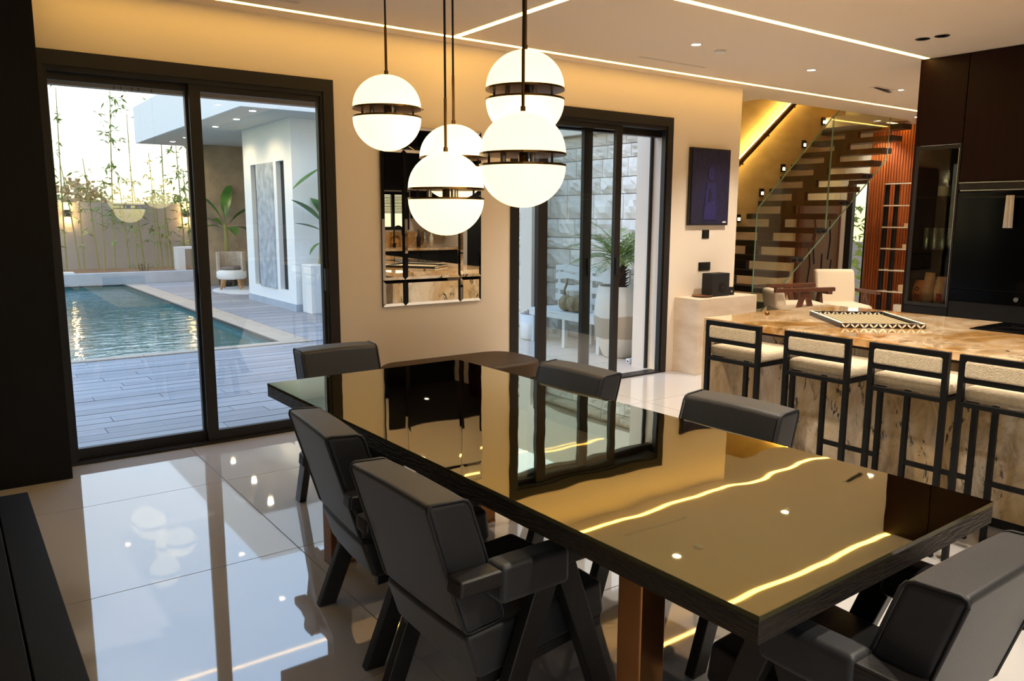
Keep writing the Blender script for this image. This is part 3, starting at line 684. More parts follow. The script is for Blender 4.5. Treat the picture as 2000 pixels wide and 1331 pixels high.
    MB().box(-.04,.04,-.03,.03,0,.05).out('body', M['white'], wl, bevel=.008); MB().box(-.041,-.038,-.012,.012,.015,.03).out('rubber', M['gasket'], wl)
    # greenery behind hall window
    t = thing('bamboo', 'leafy bamboo seen through the narrow hall window', 'bamboo', (12.7, 1.45, 0))
    MB().tube([(0,0,0),(.02,.02,1.2),(0,.05,2.4)], .014, 6).out('cane', M['bamboo'], t)
    lv = MB()
    for k in range(240):
        p = Vector((random.uniform(-.25,.25), random.uniform(-.3,.35), random.uniform(.3,1.75))); d = Vector((random.uniform(-.3,.3), random.uniform(-1,1), random.uniform(-1,.2))).normalized()*.14; s_ = d.cross(Vector((1,0,.2))).normalized()*.018
        lv.add([p, p+d*.4+s_, p+d, p+d*.4-s_], [(0,1,2,3)])
    lv.out('foliage', M['leaf'], t)
exterior()

# ================================================================== DINING ROOM
def left_side():
    t = thing('room_divider', 'full height matt black panel beside the pool door', 'panel', (.4, -.13, 0))
    MB().box(-1.6, .817, -.13, .08, .0, ZC-.002).out('board', M['panel_black'], t, bevel=.003)
    MB().box(.795, .81, .08, .129, 0, ZC-.002).out('edge_strip', M['walnut'], t)
    c = thing('low_console', 'low matt black console top at the bottom left corner', 'console', (.2, -2.7, 0))
    MB().box(-.75, .60, -1.15, 1.16, .06, .318).out('body', M['panel_black'], c)
    MB().box(-.7, .55, -1.1, 1.1, 0, .06).out('plinth', M['gasket'], c)
    MB().box(.60, .715, -1.18, 1.187, .30, .35).out('top_board', M['panel_black'], c, bevel=.002)
    MB().box(-.78, .594, -1.18, 1.187, .318, .35).out('top_board', M['panel_black'], c, bevel=.002)
left_side()

def table():
    th = .0191
    t = thing('dining_table', 'long dining table with bronze mirrored glass top and black wood edge', 'table', (2.4378, -3.1318, 0), th)
    hw, hl = 1.0575/2, 2.6984/2
    MB().box(-hw, hw, -hl, hl, .698, .7475).out('tabletop', M['wood_rough'], t)
    g = MB().box(-hw-.001, hw+.001, -hl-.001, hl+.001, .7485, .7595).out('glass_edge', M['glass_edge'], t)
    MB().box(-hw+.0, hw-.0, -hl+.0, hl-.0, .7595, .76).out('glass_top', M['gold_top'], t)
    for sx in (-1, 1):
        for sy in (-1, 1):
            MB().box(sx*.40-.045, sx*.40+.045, sy*.92-.04, sy*.92+.04, .012, .698).out('leg', M['bronze'], t, bevel=.004)
    for sy in (-1, 1):
        MB().box(-.445, .445, sy*.92-.04, sy*.92+.04, 0, .012).out('foot_bar', M['bronze'], t)
table()

def make_chair():
    t = thing('dining_chair', 'x', 'chair')
    X0 = .35; W = .2225
    def prof(pts): return [(p[0]-X0, p[1]) for p in pts]
    def cushion(name, pts, w, bev):
        m_ = MB(); n = 5
        # slightly crowned slab across its width
        pts = prof(pts); k = len(pts); vs = []; cx = sum(p[0] for p in pts)/k; cz = sum(p[1] for p in pts)/k
        for i in range(n):
            q = -1+2*i/(n-1); s_ = 1.0+.03*(1-q*q)
            vs += [(cx+(p[0]-cx)*s_, q*w, cz+(p[1]-cz)*s_) for p in pts]
        fs = [tuple(range(k)), tuple(range((n-1)*k, n*k))] + [(i*k+j, i*k+(j+1) % k, (i+1)*k+(j+1) % k, (i+1)*k+j) for i in range(n-1) for j in range(k)]
        return m_.add(vs, fs).out(name, M['leather'], t, smooth=True, bevel=bev, seg=4)
    B = [(0,.822), (.128,.815), (.245,.452), (.115,.438)]
    bk = cushion('backrest', B, W, .018)
    st = cushion('seat', [(.112,.436), (.60,.462), (.615,.345), (.155,.298)], W+.004, .018)
    bp = prof(B)
    def ring(y, pts, r=.0045):
        # piping along the cushion edge; tucked at the corners
        P_ = [Vector((p[0], y, p[1])) for p in pts]; path = []
        for i in range(len(P_)):
            a, b_, c = P_[i-1], P_[i], P_[(i+1) % len(P_)]
            path += [b_+(a-b_).normalized()*.02, b_+((a-b_).normalized()+(c-b_).normalized())*.006, b_+(c-b_).normalized()*.02]
        path.append(path[0]); return MB().tube(path, r, 5, cap=False)
    for y in (-W+.004, W-.004): ring(y, bp).out('piping', M['leather_pipe'], bk, smooth=True)
    for s_ in (-1, 1):
        yc = s_*.258; y0, y1 = yc-.019, yc+.019
        MB().prism(prof([(.095,0),(.165,0),(.405,.59),(.325,.59)]), y0, y1).out('leg', M['wood_black'], t, bevel=.004)
        MB().prism(prof([(.585,0),(.655,0),(.445,.59),(.37,.59)]), y0-.001, y1+.001).out('leg', M['wood_black'], t, bevel=.004)
        ar = MB().prism(prof([(.05,.585),(.56,.585),(.565,.632),(.055,.632)]), yc-.034, yc+.034).out('armrest', M['wood_black'], t, bevel=.008, seg=3)
        MB().prism(prof([(.175,.535),(.41,.535),(.41,.643),(.175,.643)]), yc-.042, yc+.042).out('arm_pad', M['leather'], ar, smooth=True, bevel=.02, seg=4)
        MB().prism(prof([(.17,.272),(.60,.315),(.60,.345),(.17,.302)]), s_*.205-.015, s_*.205+.015).out('seat_rail', M['wood_black'], t)
    MB().bar((.30-X0,-.24,.30), (.30-X0,.24,.30), .04, .03).out('stretcher', M['wood_black'], t)
    MB().bar((.50-X0,-.24,.325), (.50-X0,.24,.325), .04, .03).out('stretcher', M['wood_black'], t)
    return t
def place_chairs():
    ch = make_chair(); G = 'charcoal leather armchairs around the dining table'
    # rear-top centre of the backrest, direction faced, label
    spots = [((1.612, -3.525), R(1), 'charcoal leather dining chair in the foreground, its back and armrest toward us'),
             ((1.674, -2.80), R(-5), 'charcoal leather dining chair on the pool side, behind the foreground one'),
             ((2.432, -1.25), R(-90), 'charcoal leather dining chair at the far end of the table'),
             ((3.197, -2.56), R(183), 'charcoal leather dining chair on the island side, farther from us'),
             ((3.255, -3.455), R(183), 'charcoal leather dining chair on the island side, nearer the stools'),
             ((2.432, -4.757), R(90), 'charcoal leather dining chair at the near table end, cut by the right frame edge')]
    for i, (p, a, lab) in enumerate(spots):
        o = ch if i == 0 else copy_tree(ch)
        o.location = (p[0]+.35*math.cos(a), p[1]+.35*math.sin(a), 0); o.rotation_euler = (0, 0, a)
        tag(o, lab, 'chair', G)
place_chairs()

def pendants():
    r = .1375; n = 12
    def make():
        t = thing('globe_pendant', 'x', 'pendant lamp')
        up = [(r*math.cos(R(90*i/n))+.0005, .0205+.130*math.sin(R(90*i/n))) for i in range(n+1)]
        MB().lathe(up, 40, cap=False).out('upper_shade', M['opal'], t, smooth=True)
        MB().lathe([(p[0], -p[1]) for p in up], 40, cap=False).out('lower_shade', M['opal'], t, smooth=True)
        MB().lathe([(.001,.014),(r+.002,.014),(r+.002,.021),(.001,.021)], 40).out('brass_disc', M['brass'], t)
        MB().lathe([(.001,-.021),(r+.002,-.021),(r+.002,-.014),(.001,-.014)], 40).out('brass_disc', M['brass'], t)
        sp = MB().cyl((0,0,-.014),(0,0,.014),.014,n=12)
        sp.out('spindle', M['brass'], t)
        for a in range(3): MB().cyl((.062*math.cos(a*2.094+.4), .062*math.sin(a*2.094+.4),-.014),(.062*math.cos(a*2.094+.4), .062*math.sin(a*2.094+.4),.014),.009,n=10).out('spacer', M['chrome'], t)
        for a in range(3): MB().cyl((.12*math.cos(a*2.094), .12*math.sin(a*2.094),-.014),(.12*math.cos(a*2.094), .12*math.sin(a*2.094),.014),.004,n=6).out('pin', M['gasket'], t)
        MB().cyl((0,0,.15),(0,0,.166),.0085,n=10).out('collar', M['brass'], t)
        MB().cyl((0,0,.16),(0,0,.34),.0055,n=10).out('rod', M['brass'], t)
        return t
    first = make(); G = 'split globe pendants over the dining table'
    for i, ((x, y, z), lab) in enumerate((((2.223,-2.395,1.946), 'split opal globe pendant hanging alone at the left'),
                               ((2.425,-2.58,1.749), 'split opal globe pendant half hidden behind the lowest globe'),
                               ((2.216,-2.863,1.613), 'lowest split opal globe pendant, in front of the mirror'),
                               ((2.412,-3.079,1.955), 'highest split opal globe pendant, partly behind the large right one'),
                               ((2.235,-3.305,1.711), 'nearest and largest looking split opal globe pendant, front right of the cluster'))):
        o = first if i == 0 else copy_tree(first)
        o.location = (x, y, z); tag(o, lab, 'pendant lamp', G)
        MB().cyl((0,0,.33),(0,0,ZC-.02-z),.0042,n=8).out('cable', M['cable'], o)
    cn = MB().lathe([(.001,-.02),(.36,-.02),(.37,-.012),(.37,0),(.001,0)], 48).out('pendant_canopy', M['brass'], None, (2.3,-2.85,ZC)); tag(cn, 'round brass ceiling canopy holding the globe pendant cables', 'canopy')
pendants()

def wall_things():
    # bevelled mirror of nine plates, leaning very slightly forward
    x0, x1, z0, z1 = 3.378, 4.266, .852, 2.196
    mr = thing('wall_mirror', 'tall wall mirror with faceted borders above the brown ottoman', 'mirror', ((x0+x1)/2, -.002, z0))
    mr.rotation_euler = (R(.42), 0, 0)
    W, H = x1-x0, z1-z0
    MB().box(-W/2, W/2, -.014, 0, 0, H).out('backing', M['gasket'], mr)
    xs = [-W/2, -W/2+.19, W/2-.20, W/2]; zs = [0, .20, H-.17, H]; bv = .022
    for i in range(3):
        for j in range(3):
            a, b, c, d = xs[i]+.0015, xs[i+1]-.0015, zs[j]+.0015, zs[j+1]-.0015
            y1, y2 = -.016, -.020
            MB().add([(a,y1,c),(b,y1,c),(b,y1,d),(a,y1,d),(a+bv,y2,c+bv),(b-bv,y2,c+bv),(b-bv,y2,d-bv),(a+bv,y2,d-bv)],
                     [(4,5,6,7),(0,1,5,4),(1,2,6,5),(2,3,7,6),(3,0,4,7)]).out('mirror_plate', M['mirror'], mr)
    # ottoman
    o = thing('ottoman', 'low brown leather ottoman with rounded corners under the mirror', 'ottoman', (3.85, -.37, 0))
    def rr(hx, hy, r, n=8):
        pts = []
        for cx, cy, a0 in ((hx-r,hy-r,0),(-hx+r,hy-r,90),(-hx+r,-hy+r,180),(hx-r,-hy+r,270)):
            pts += [(cx+r*math.cos(R(a0+90*i/n)), cy+r*math.sin(R(a0+90*i/n))) for i in range(n+1)]
        return pts
    MB().prism(rr(.61,.31,.22), .05, .30, 'z').out('body', M['leather_brown'], o, smooth=True, bevel=.012)
    MB().prism(rr(.615,.315,.225), .302, .435, 'z').out('cushion', M['leather_brown'], o, smooth=True, bevel=.03, seg=4)
    MB().prism(rr(.57,.27,.2), 0, .05, 'z').out('plinth', M['gasket'], o)
    # painting
    p = thing('painting', 'dark navy abstract painting with a faint standing figure', 'painting', (7.02, -.002, 1.455))
    MB().box(-.295,.295,-.035,0,0,.758).out('frame', M['ebony'], p, bevel=.003)
    MB().box(-.28,.28,-.042,-.035,.015,.743).out('canvas', M['navy'], p)
    def blob(pts): return MB().prism(pts, -.046, -.041, 'y')
    def ell(cx, cz, a, b, n=18): return [(cx+a*math.cos(2*math.pi*i/n), cz+b*math.sin(2*math.pi*i/n)) for i in range(n)]
    blob(ell(0,.52,.05,.075)).out('paint_shape', M['navy_light'], p)
    blob([(-.1,.06),(.1,.05),(.085,.26),(.07,.42),(-.06,.42),(-.085,.26)]).out('paint_shape', M['navy_light'], p)
    MB().prism(ell(-.01,.3,.022,.07), -.049, -.045, 'y').out('paint_shape', M['navy'], p)
    MB().box(.2,.25,-.0445,-.0415,.025,.04).out('signature', M['bone'], p)
    for (a, b, c, d, lab) in ((6.966,7.068,1.322,1.408,'small square black wall switch under the painting'), (6.93,7.107,.998,1.082,'double black wall socket above the travertine block')):
        s_ = thing('wall_switch', lab, 'switch', ((a+b)/2, 0, (c+d)/2), group='black wall plates')
        hx, hz = (b-a)/2, (d-c)/2
        MB().box(-hx,hx,-.009,0,-hz,hz).out('plate', M['black_gloss'], s_, bevel=.003)
        k = 1 if hx < .06 else 2
        for i in range(k):
            w = 2*hx/k; cx = -hx+w*(i+.5); MB().box(cx-w*.36,cx+w*.36,-.012,-.009,-hz*.72,hz*.72).out('rocker', M['black_metal'], s_)
    tag(MB().cyl((0,0,0),(0,-.012,0),.004,n=8).out('wall_hook', M['brass'], None, (3.75,0,2.33)), 'tiny brass hook on the wall above the mirror', 'hook')
    # travertine block and what stands on it
    b = thing('travertine_block', 'travertine console block against the wall end', 'console', (7.045, -.156, 0))
    MB().box(-.447,.447,-.156,.154,0,.748).out('body', M['travertine'], b, bevel=.004)
    s_ = thing('speaker', 'black box speaker standing on the travertine block', 'speaker', (7.03, -.15, .748))
    MB().box(-.13,.13,-.07,.07,0,.232).out('cabinet', M['speaker'], s_, bevel=.006)
    MB().cyl((.02,-.07,.09),(.02,-.074,.09),.05,n=24).out('driver', M['black_metal'], s_); MB().cyl((.02,-.074,.09),(.02,-.079,.09),.016,n=16).out('dust_cap', M['leather_brown'], s_)
    s2 = thing('candle_box', 'small black cube box beside the speaker', 'box', (7.215, -.16, .748))
    MB().box(-.045,.045,-.045,.045,0,.085).out('body', M['black_gloss'], s2, bevel=.005); MB().box(-.012,.012,-.047,-.044,.03,.05).out('emblem', M['chrome'], s2)
    d = thing('wooden_dish', 'shallow brown wooden dish on the travertine block', 'dish', (6.83, -.15, .748))
    MB().lathe([(.001,.0),(.06,.0),(.1,.012),(.104,.02),(.098,.02),(.06,.008),(.001,.008)], 32).out('dish', M['disc_brown'], d, smooth=True)
    MB().lathe([(.001,.008),(.03,.008),(.034,.014),(.001,.016)], 16, (.03,-.01,0)).out('trinket', M['red'], d, smooth=True)
wall_things()

# ================================================================== KITCHEN
def island():
    t = thing('kitchen_island', 'golden veined quartzite kitchen island with overhanging top', 'island', (4.56, -2.106, 0))
    L = 3.3; W = 1.33; hz = .91
    MB().box(0, W, -L, 0, hz-.044, hz).out('countertop', M['marble_top'], t, bevel=.003)
    MB().box(.27, .295, -L+.03, -.051, .06, hz-.044).out('front_panel', M['marble_front'], t)
    MB().box(0, W, -.05, 0, .0, hz-.0441).out('end_panel', M['marble_front'], t)
    MB().box(W-.05, W-.03, -L+.03, -.055, .06, hz-.044).out('back_panel', M['panel_red'], t)
    MB().box(.295, W-.05, -L+.03, -.055, .06, .10).out('carcass', M['panel_red'], t)
    MB().box(.305, W-.06, -L+.05, -.06, 0, .06).out('plinth', M['gasket'], t)
    MB().box(.02, .27, -L+.03, -.051, hz-.06, hz-.0441).out('underside', M['panel_red'], t)
    ck = thing('cooktop', 'flat black glass cooktop on the island', 'cooktop', (5.63, -3.66, .91))
    MB().box(-.22,.22,-.35,.35,0,.006).out('glass', M['black_gloss'], ck, bevel=.002)
    for x, y, r in ((-.1,.18,.09),(.1,.18,.07),(-.1,-.16,.07),(.1,-.16,.09)): MB().lathe([(r-.002,.006),(r,.0065),(r+.002,.006)], 32, (x,y,0), cap=False).out('ring', M['chrome'], ck)
    # inlay tray
    a = math.atan2(-3.17+2.867, 5.195-4.838)
    tr = thing('inlay_tray', 'rectangular black and white bone inlay tray on the island', 'tray', (4.838, -2.867, .91), a)
    TL, TD = .47, .60
    def rail(x0,x1,y0,y1): return MB().box(x0,x1,y0,y1,0,.028).out('rail', M['ebony'], tr)
    rail(0,TL,0,.016); rail(0,TL,TD-.016,TD); rail(0,.016,.016,TD-.016); rail(TL-.016,TL,.016,TD-.016)
    MB().box(.016,TL-.016,.016,TD-.016,.002,.010).out('base', M['ebony'], tr)
    for i in range(14): MB().box(.022+i*.0305,.022+i*.0305+.02,.02,TD-.02,.010,.0115).out('bone_stripe', M['traygold'], tr)
    pet = []
    def petal(x, flip, y, dy):
        m_ = MB(); s_ = flip
        pts = [(x,.003),(x+s_*.007,.004),(x+s_*.020,.015),(x+s_*.0235,.025),(x+s_*.014,.023),(x+s_*.004,.013)]
        m_.prism(pts, y, y+dy, 'y').out('bone_petal', M['bone'], tr)
    for i in range(9):
        x = .027+i*.052
        for f in (-1, 1): petal(x, f, -.0012, .0015); petal(x, f, TD-.0003, .0015); petal(x, f, TD-.0170, .0012)
    MB().box(-.001,.017,.0,TD,.028,.0292).out('rim_inlay', M['bone'], tr); MB().box(TL-.017,TL+.001,0,TD,.028,.0292).out('rim_inlay', M['bone'], tr)
    MB().box(.017,TL-.017,.0,.003,.028,.0292).out('rim_inlay', M['bone'], tr)
    kn = tag(MB().lathe([(.001,0),(.012,0),(.016,.008),(.01,.02),(.001,.022)], 12).out('brass_knob', M['brass'], None, (5.0,-2.25,.91), smooth=True), 'tiny brass bead lying on the island corner', 'bead')
island()

def stools():
    t = thing('bar_stool', 'x', 'stool')
    k = .024; hw = .172; H = .95
    def post(x, y, z1, nm): return MB().box(x-k/2, x+k/2, y-k/2, y+k/2, 0, z1).out(nm, M['black_metal'], t)
    post(0, -hw, H, 'leg'); post(0, hw, H, 'leg'); post(.345, -hw+.01, .722, 'leg'); post(.345, hw-.01, .722, 'leg')
    br = MB().box(-k/2, k/2, -hw+k/2, hw-k/2, H-.024, H).box(-k/2, k/2, -hw+k/2, hw-k/2, .828, .85).out('back_frame', M['black_metal'], t)
    MB().box(-.018, .02, -hw+k/2+.002, hw-k/2-.002, .852, H-.026).out('back_pad', M['boucle'], t, smooth=True, bevel=.01, seg=3)
    MB().box(-k/2, .357, -hw-.001, -hw+.021, .722, .742).box(-k/2, .357, hw-.021, hw+.001, .722, .742).box(-k/2, k/2, -hw+.021, hw-.021, .722, .742).box(.335, .357, -hw+.021, hw-.021, .722, .742).out('seat_frame', M['black_metal'], t)
    MB().box(.013, .385, -hw-.004, hw+.004, .743, .806).out('seat_cushion', M['boucle'], t, smooth=True, bevel=.026, seg=5)
    MB().box(.335, .357, -hw+.022, hw-.022, .29, .312).out('footrest', M['black_metal'], t)
    G = 'black framed boucle bar stools at the island'
    for i, (y, lab) in enumerate(((-2.578, 'cream boucle bar stool nearest the travertine block'), (-3.10, 'cream boucle bar stool second from the travertine block'),
                                  (-3.566, 'cream boucle bar stool third from the travertine block'), (-3.978, 'cream boucle bar stool cut off by the right edge of the picture'))):
        o = t if i == 0 else copy_tree(t)
        o.location = (4.25, y, 0); tag(o, lab, 'stool', G)
stools()

def tall_units():
    x = 7.5; D = .6
    # display cabinet, origin at its front lower corner on the hall side
    t = thing('display_cabinet', 'tall dark display cabinet with smoked glass door', 'cabinet', (x, -1.82, 0))
    w = .39
    MB().box(0, D, -.02, 0, 0, ZC-.003).out('side_panel', M['panel_red'], t); MB().box(.02, D, -w, -w+.02, 0, ZC-.003).out('side_panel', M['panel_black'], t)
    MB().box(D-.02, D, -w+.02, -.02, 0, ZC-.003).out('back_panel', M['panel_black'], t)
    MB().box(.03, D-.02, -w+.02, -.02, 2.13, 2.15).box(.03, D-.02, -w+.02, -.02, .76, .80).out('deck', M['panel_black'], t)
    MB().box(0, .02, -w, -.021, 2.135, ZC-.004).out('upper_door', M['panel_red'], t, bevel=.002)
    ld = MB().box(0, .02, -w, -.021, .10, .785).out('lower_door', M['panel_black'], t, bevel=.002)
    MB().box(.02, D-.02, -w+.02, -.02, 0, .10).out('plinth', M['gasket'], t)
    gd = MB().box(-.001, .018, -.05, -.021, .79, 2.13).box(-.001, .018, -w, -w+.02, .79, 2.13).box(-.001, .018, -w+.02, -.05, 2.10, 2.13).box(-.001, .018, -w+.02, -.05, .79, .82).out('glass_door', M['frame'], t)
    MB().box(.005, .010, -w+.02, -.05, .82, 2.10).out('pane', M['glass_dark'], gd)
    MB().box(-.006, -.001, -w+.012, -w+.018, .82, 2.10).out('handle', M['chrome'], gd)
    MB().box(.05, .09, -w+.03, -.03, 2.118, 2.13).out('cabinet_lamp', M['steplamp'], t)
    for z in (1.70, 1.27): MB().box(.04, D-.03, -w+.03, -.03, z, z+.012).out('shelf', M['glass_green'], t)
    pj = thing('glass_jug', 'clear glass jug on the top shelf of the display cabinet', 'jug', (x+.16, -2.03, 1.712))
    MB().lathe([(.001,0),(.06,0),(.065,.01),(.06,.2),(.066,.22),(.062,.22),(.056,.19),(.058,.014),(.001,.012)], 24).out('body', M['glass_green'], pj, smooth=True)
    MB().lathe([(.001,.012),(.055,.012),(.055,.09),(.001,.09)], 20).out('contents', M['bone'], pj)
    for i in range(4):
        g_ = thing('tumbler', ('leftmost', 'second from left', 'third from left', 'rightmost')[i]+' clear tumbler on the middle display cabinet shelf', 'glass', (x+.12+.0*i, -1.93-i*.065, 1.282), group='tumblers in the display cabinet')
        MB().lathe([(.001,0),(.026,0),(.03,.17),(.028,.17),(.024,.01),(.001,.008)], 16).out('body', M['glass_green'], g_, smooth=True)
    for i, (y, mt, h, lab) in enumerate(((-1.90,'packet_o',.20,'orange paper packet with a dark ring mark in the display cabinet'), (-1.99,'packet',.27,'pale crumpled packet between two others in the display cabinet'), (-2.09,'packet',.24,'beige and red packet at the right in the display cabinet'))):
        p = thing('snack_packet', lab, 'packet', (x+.12, y, .80), group='packets in the display cabinet')
        MB().add([(-.03,-.04,0),(.03,-.04,0),(.03,.04,0),(-.03,.04,0),(-.036,-.042,h*.5),(.036,-.042,h*.5),(.036,.042,h*.5),(-.036,.042,h*.5),(-.006,-.04,h),(.006,-.04,h),(.006,.04,h),(-.006,.04,h)],
                 [(0,3,2,1),(8,9,10,11)]+[(i+a, i+(a+1) % 4, i+4+(a+1) % 4, i+4+a) for i in (0,4) for a in range(4)]).out('bag', M[mt], p, smooth=True)
        if i == 0: MB().lathe([(.012,0),(.02,0),(.02,.002),(.012,.002)], 16, cap=False).out('ring_mark', M['ebony'], p, (-.034,0,h*.62)).rotation_euler = (0, R(-80), 0)
        if i != 1: MB().box(-.0375,-.034,-.025,.02,h*.12,h*.4).out('print', M['red'], p)
    # oven tower
    def tower(y, w, lab, oven):
        o = thing('oven_tower' if oven else 'tall_cupboard', lab, 'cabinet', (x, y, 0), group='tall dark kitchen units')
        MB().box(.021, D, -w, -.002, .1, ZC-.003).out('carcass', M['panel_black'], o); MB().box(.05, D, -w, -.002, 0, .1).out('plinth', M['gasket'], o)
        MB().box(0, .02, -w+.002, -.004, 1.83, ZC-.004).out('upper_door', M['panel_red'], o, bevel=.002)
        if oven:
            ov = MB().box(-.004, .02, -w+.002, -.004, .96, 1.745).out('oven_door', M['black_gloss'], o, bevel=.003)
            MB().box(-.012, -.004, -w+.02, -.02, 1.752, 1.762).out('trim_bar', M['chrome'], o); MB().box(-.01, 0, -w+.002, -.004, 1.815, 1.824).out('trim_bar', M['chrome'], o)
            MB().box(-.002, .02, -w+.002, -.004, 1.765, 1.812).out('vent_strip', M['gasket'], o)
            MB().cyl((-.04,-.06,1.70),(-.04,-w+.06,1.70),.008,n=10).out('handle', M['black_metal'], ov)
            for yy in (-.08,-w+.08): MB().cyl((-.004,yy,1.70),(-.04,yy,1.70),.006,n=8).out('handle_post', M['black_metal'], ov)
            cp = MB().box(-.004, .02, -w+.002, -.004, .86, .955).out('control_strip', M['black_gloss'], o)
            MB().cyl((-.004,-w+.12,.905),(-.028,-w+.12,.905),.018,n=20).out('knob', M['chrome'], cp)
            MB().box(0,.02,-w+.002,-.004,.1,.855).out('drawer_front', M['panel_black'], o)
        else:
            MB().box(0,.02,-w+.002,-.004,.1,1.825).out('lower_door', M['panel_black'], o, bevel=.002)
            MB().box(-.01,0,-.03,-.02,.9,1.5).out('handle', M['black_metal'], o)
        return o
    tower(-2.212, .64, 'black oven tower with red brown upper door and steel trim lines', True)
    tower(-2.854, .62, 'tall dark cupboard next to the oven tower', False)
    tower(-3.476, .9, 'tall dark cupboard third along the kitchen run', False)
    tower(-4.378, .9, 'tall dark cupboard at the far end of the kitchen run', False)
    tw = thing('tea_towel', 'white tea towel hanging from the oven handle', 'towel', (x-.04, -2.63, 1.70))
    n = 8; pts = [(-.03+.06*i/n, .006*math.sin(i*1.9)) for i in range(n+1)]
    m_ = MB(); vs = []
    for z in (.012, 0, -.1, -.24):
        for p in pts: vs.append((-.012+p[1]*(1-z*3), p[0]*(1-z*.8), z))
    k = n+1; m_.add(vs, [(r*k+i, r*k+i+1, (r+1)*k+i+1, (r+1)*k+i) for r in range(3) for i in range(n)])
    o = m_.out('cloth', M['towel'], tw, smooth=True); sd = o.modifiers.new('thick', 'SOLIDIFY'); sd.thickness = .006
tall_units()

def back_kitchen():
    y0 = -7.078
    for i in range(5):
        u = thing('base_cabinet', ('dark base cabinet left of the sink', 'dark sink base cabinet', 'dark base cabinet right of the sink', 'dark base cabinet under the kitchen towels', 'dark corner base cabinet')[i], 'cabinet', (4.4+i*.74, y0, 0), group='dark base cabinets along the back wall')
        MB().box(0,.738,0,.55,.1,.865).out('carcass', M['panel_black'], u); MB().box(0,.738,0,.5,0,.1).out('plinth', M['gasket'], u)
        for j in range(2): MB().box(.004+j*.368,.366+j*.368,.55,.57,.11,.86).out('door', M['panel_black'], u, bevel=.002)
    c = thing('kitchen_counter', 'golden quartzite counter along the back wall', 'counter', (6.25, y0, .866))
    MB().box(-1.85,1.85,0,.6,0,.044).out('worktop', M['marble_top'], c); MB().box(-1.85,1.5,0,.02,.044,.30).out('splashback', M['marble_top'], c)
    f = thing('kitchen_tap', 'black swan neck tap by the window', 'tap', (7.05, -6.9, .91))
    MB().tube([(0,0,0),(0,0,.28)]+[(.08-.08*math.cos(R(a)),0,.28+.08*math.sin(R(a))) for a in range(15,181,15)]+[(.16,0,.20)], .013, 10).out('spout', M['black_metal'], f, smooth=True)
    MB().cyl((0,0,0),(0,0,.06),.028,n=16).out('base', M['black_metal'], f); MB().cyl((0,.02,.05),(0,.09,.07),.008,n=8).out('lever', M['black_metal'], f)
    for i in range(6):
        u = thing('wall_cupboard', ('black wall cupboard at the left end of the back wall', 'black wall cupboard second from the left on the back wall', 'black wall cupboard left of the kitchen window', 'black wall cupboard above the kitchen window, left', 'black wall cupboard above the kitchen window, right', 'black wall cupboard right of the kitchen window')[i], 'cupboard', ((4.0,4.72,5.42,6.13,6.8,7.47)[i], y0, 1.88 if i in (3,4) else 1.4), group='black wall cupboards on the back wall')
        h = ZC-.004-u.location.z; w = (.71,.69,.70,.66,.66,.66)[i]
        MB().box(0,w,0,.33,0,h).out('carcass', M['panel_black'], u); MB().box(.003,w-.003,.33,.35,.003,h-.003).out('door', M['panel_black'], u)
    for i in range(3):
        b = thing('kitchen_bottle', ('dark glass oil bottle right of the tap', 'clear ribbed bottle beside the oil bottle', 'pale ceramic bottle on the back counter')[i], 'bottle', (7.5+i*.13, -6.85, .91))
        MB().lathe([(.001,0),(.035,0),(.038,.16),(.014,.21),(.013,.27),(.001,.27)], 16).out('body', M[('gasket','chrome','bone')[i]], b, smooth=True); MB().cyl((0,0,.27),(0,0,.295),.015,n=10).out('cap', M['brass'], b)
back_kitchen()

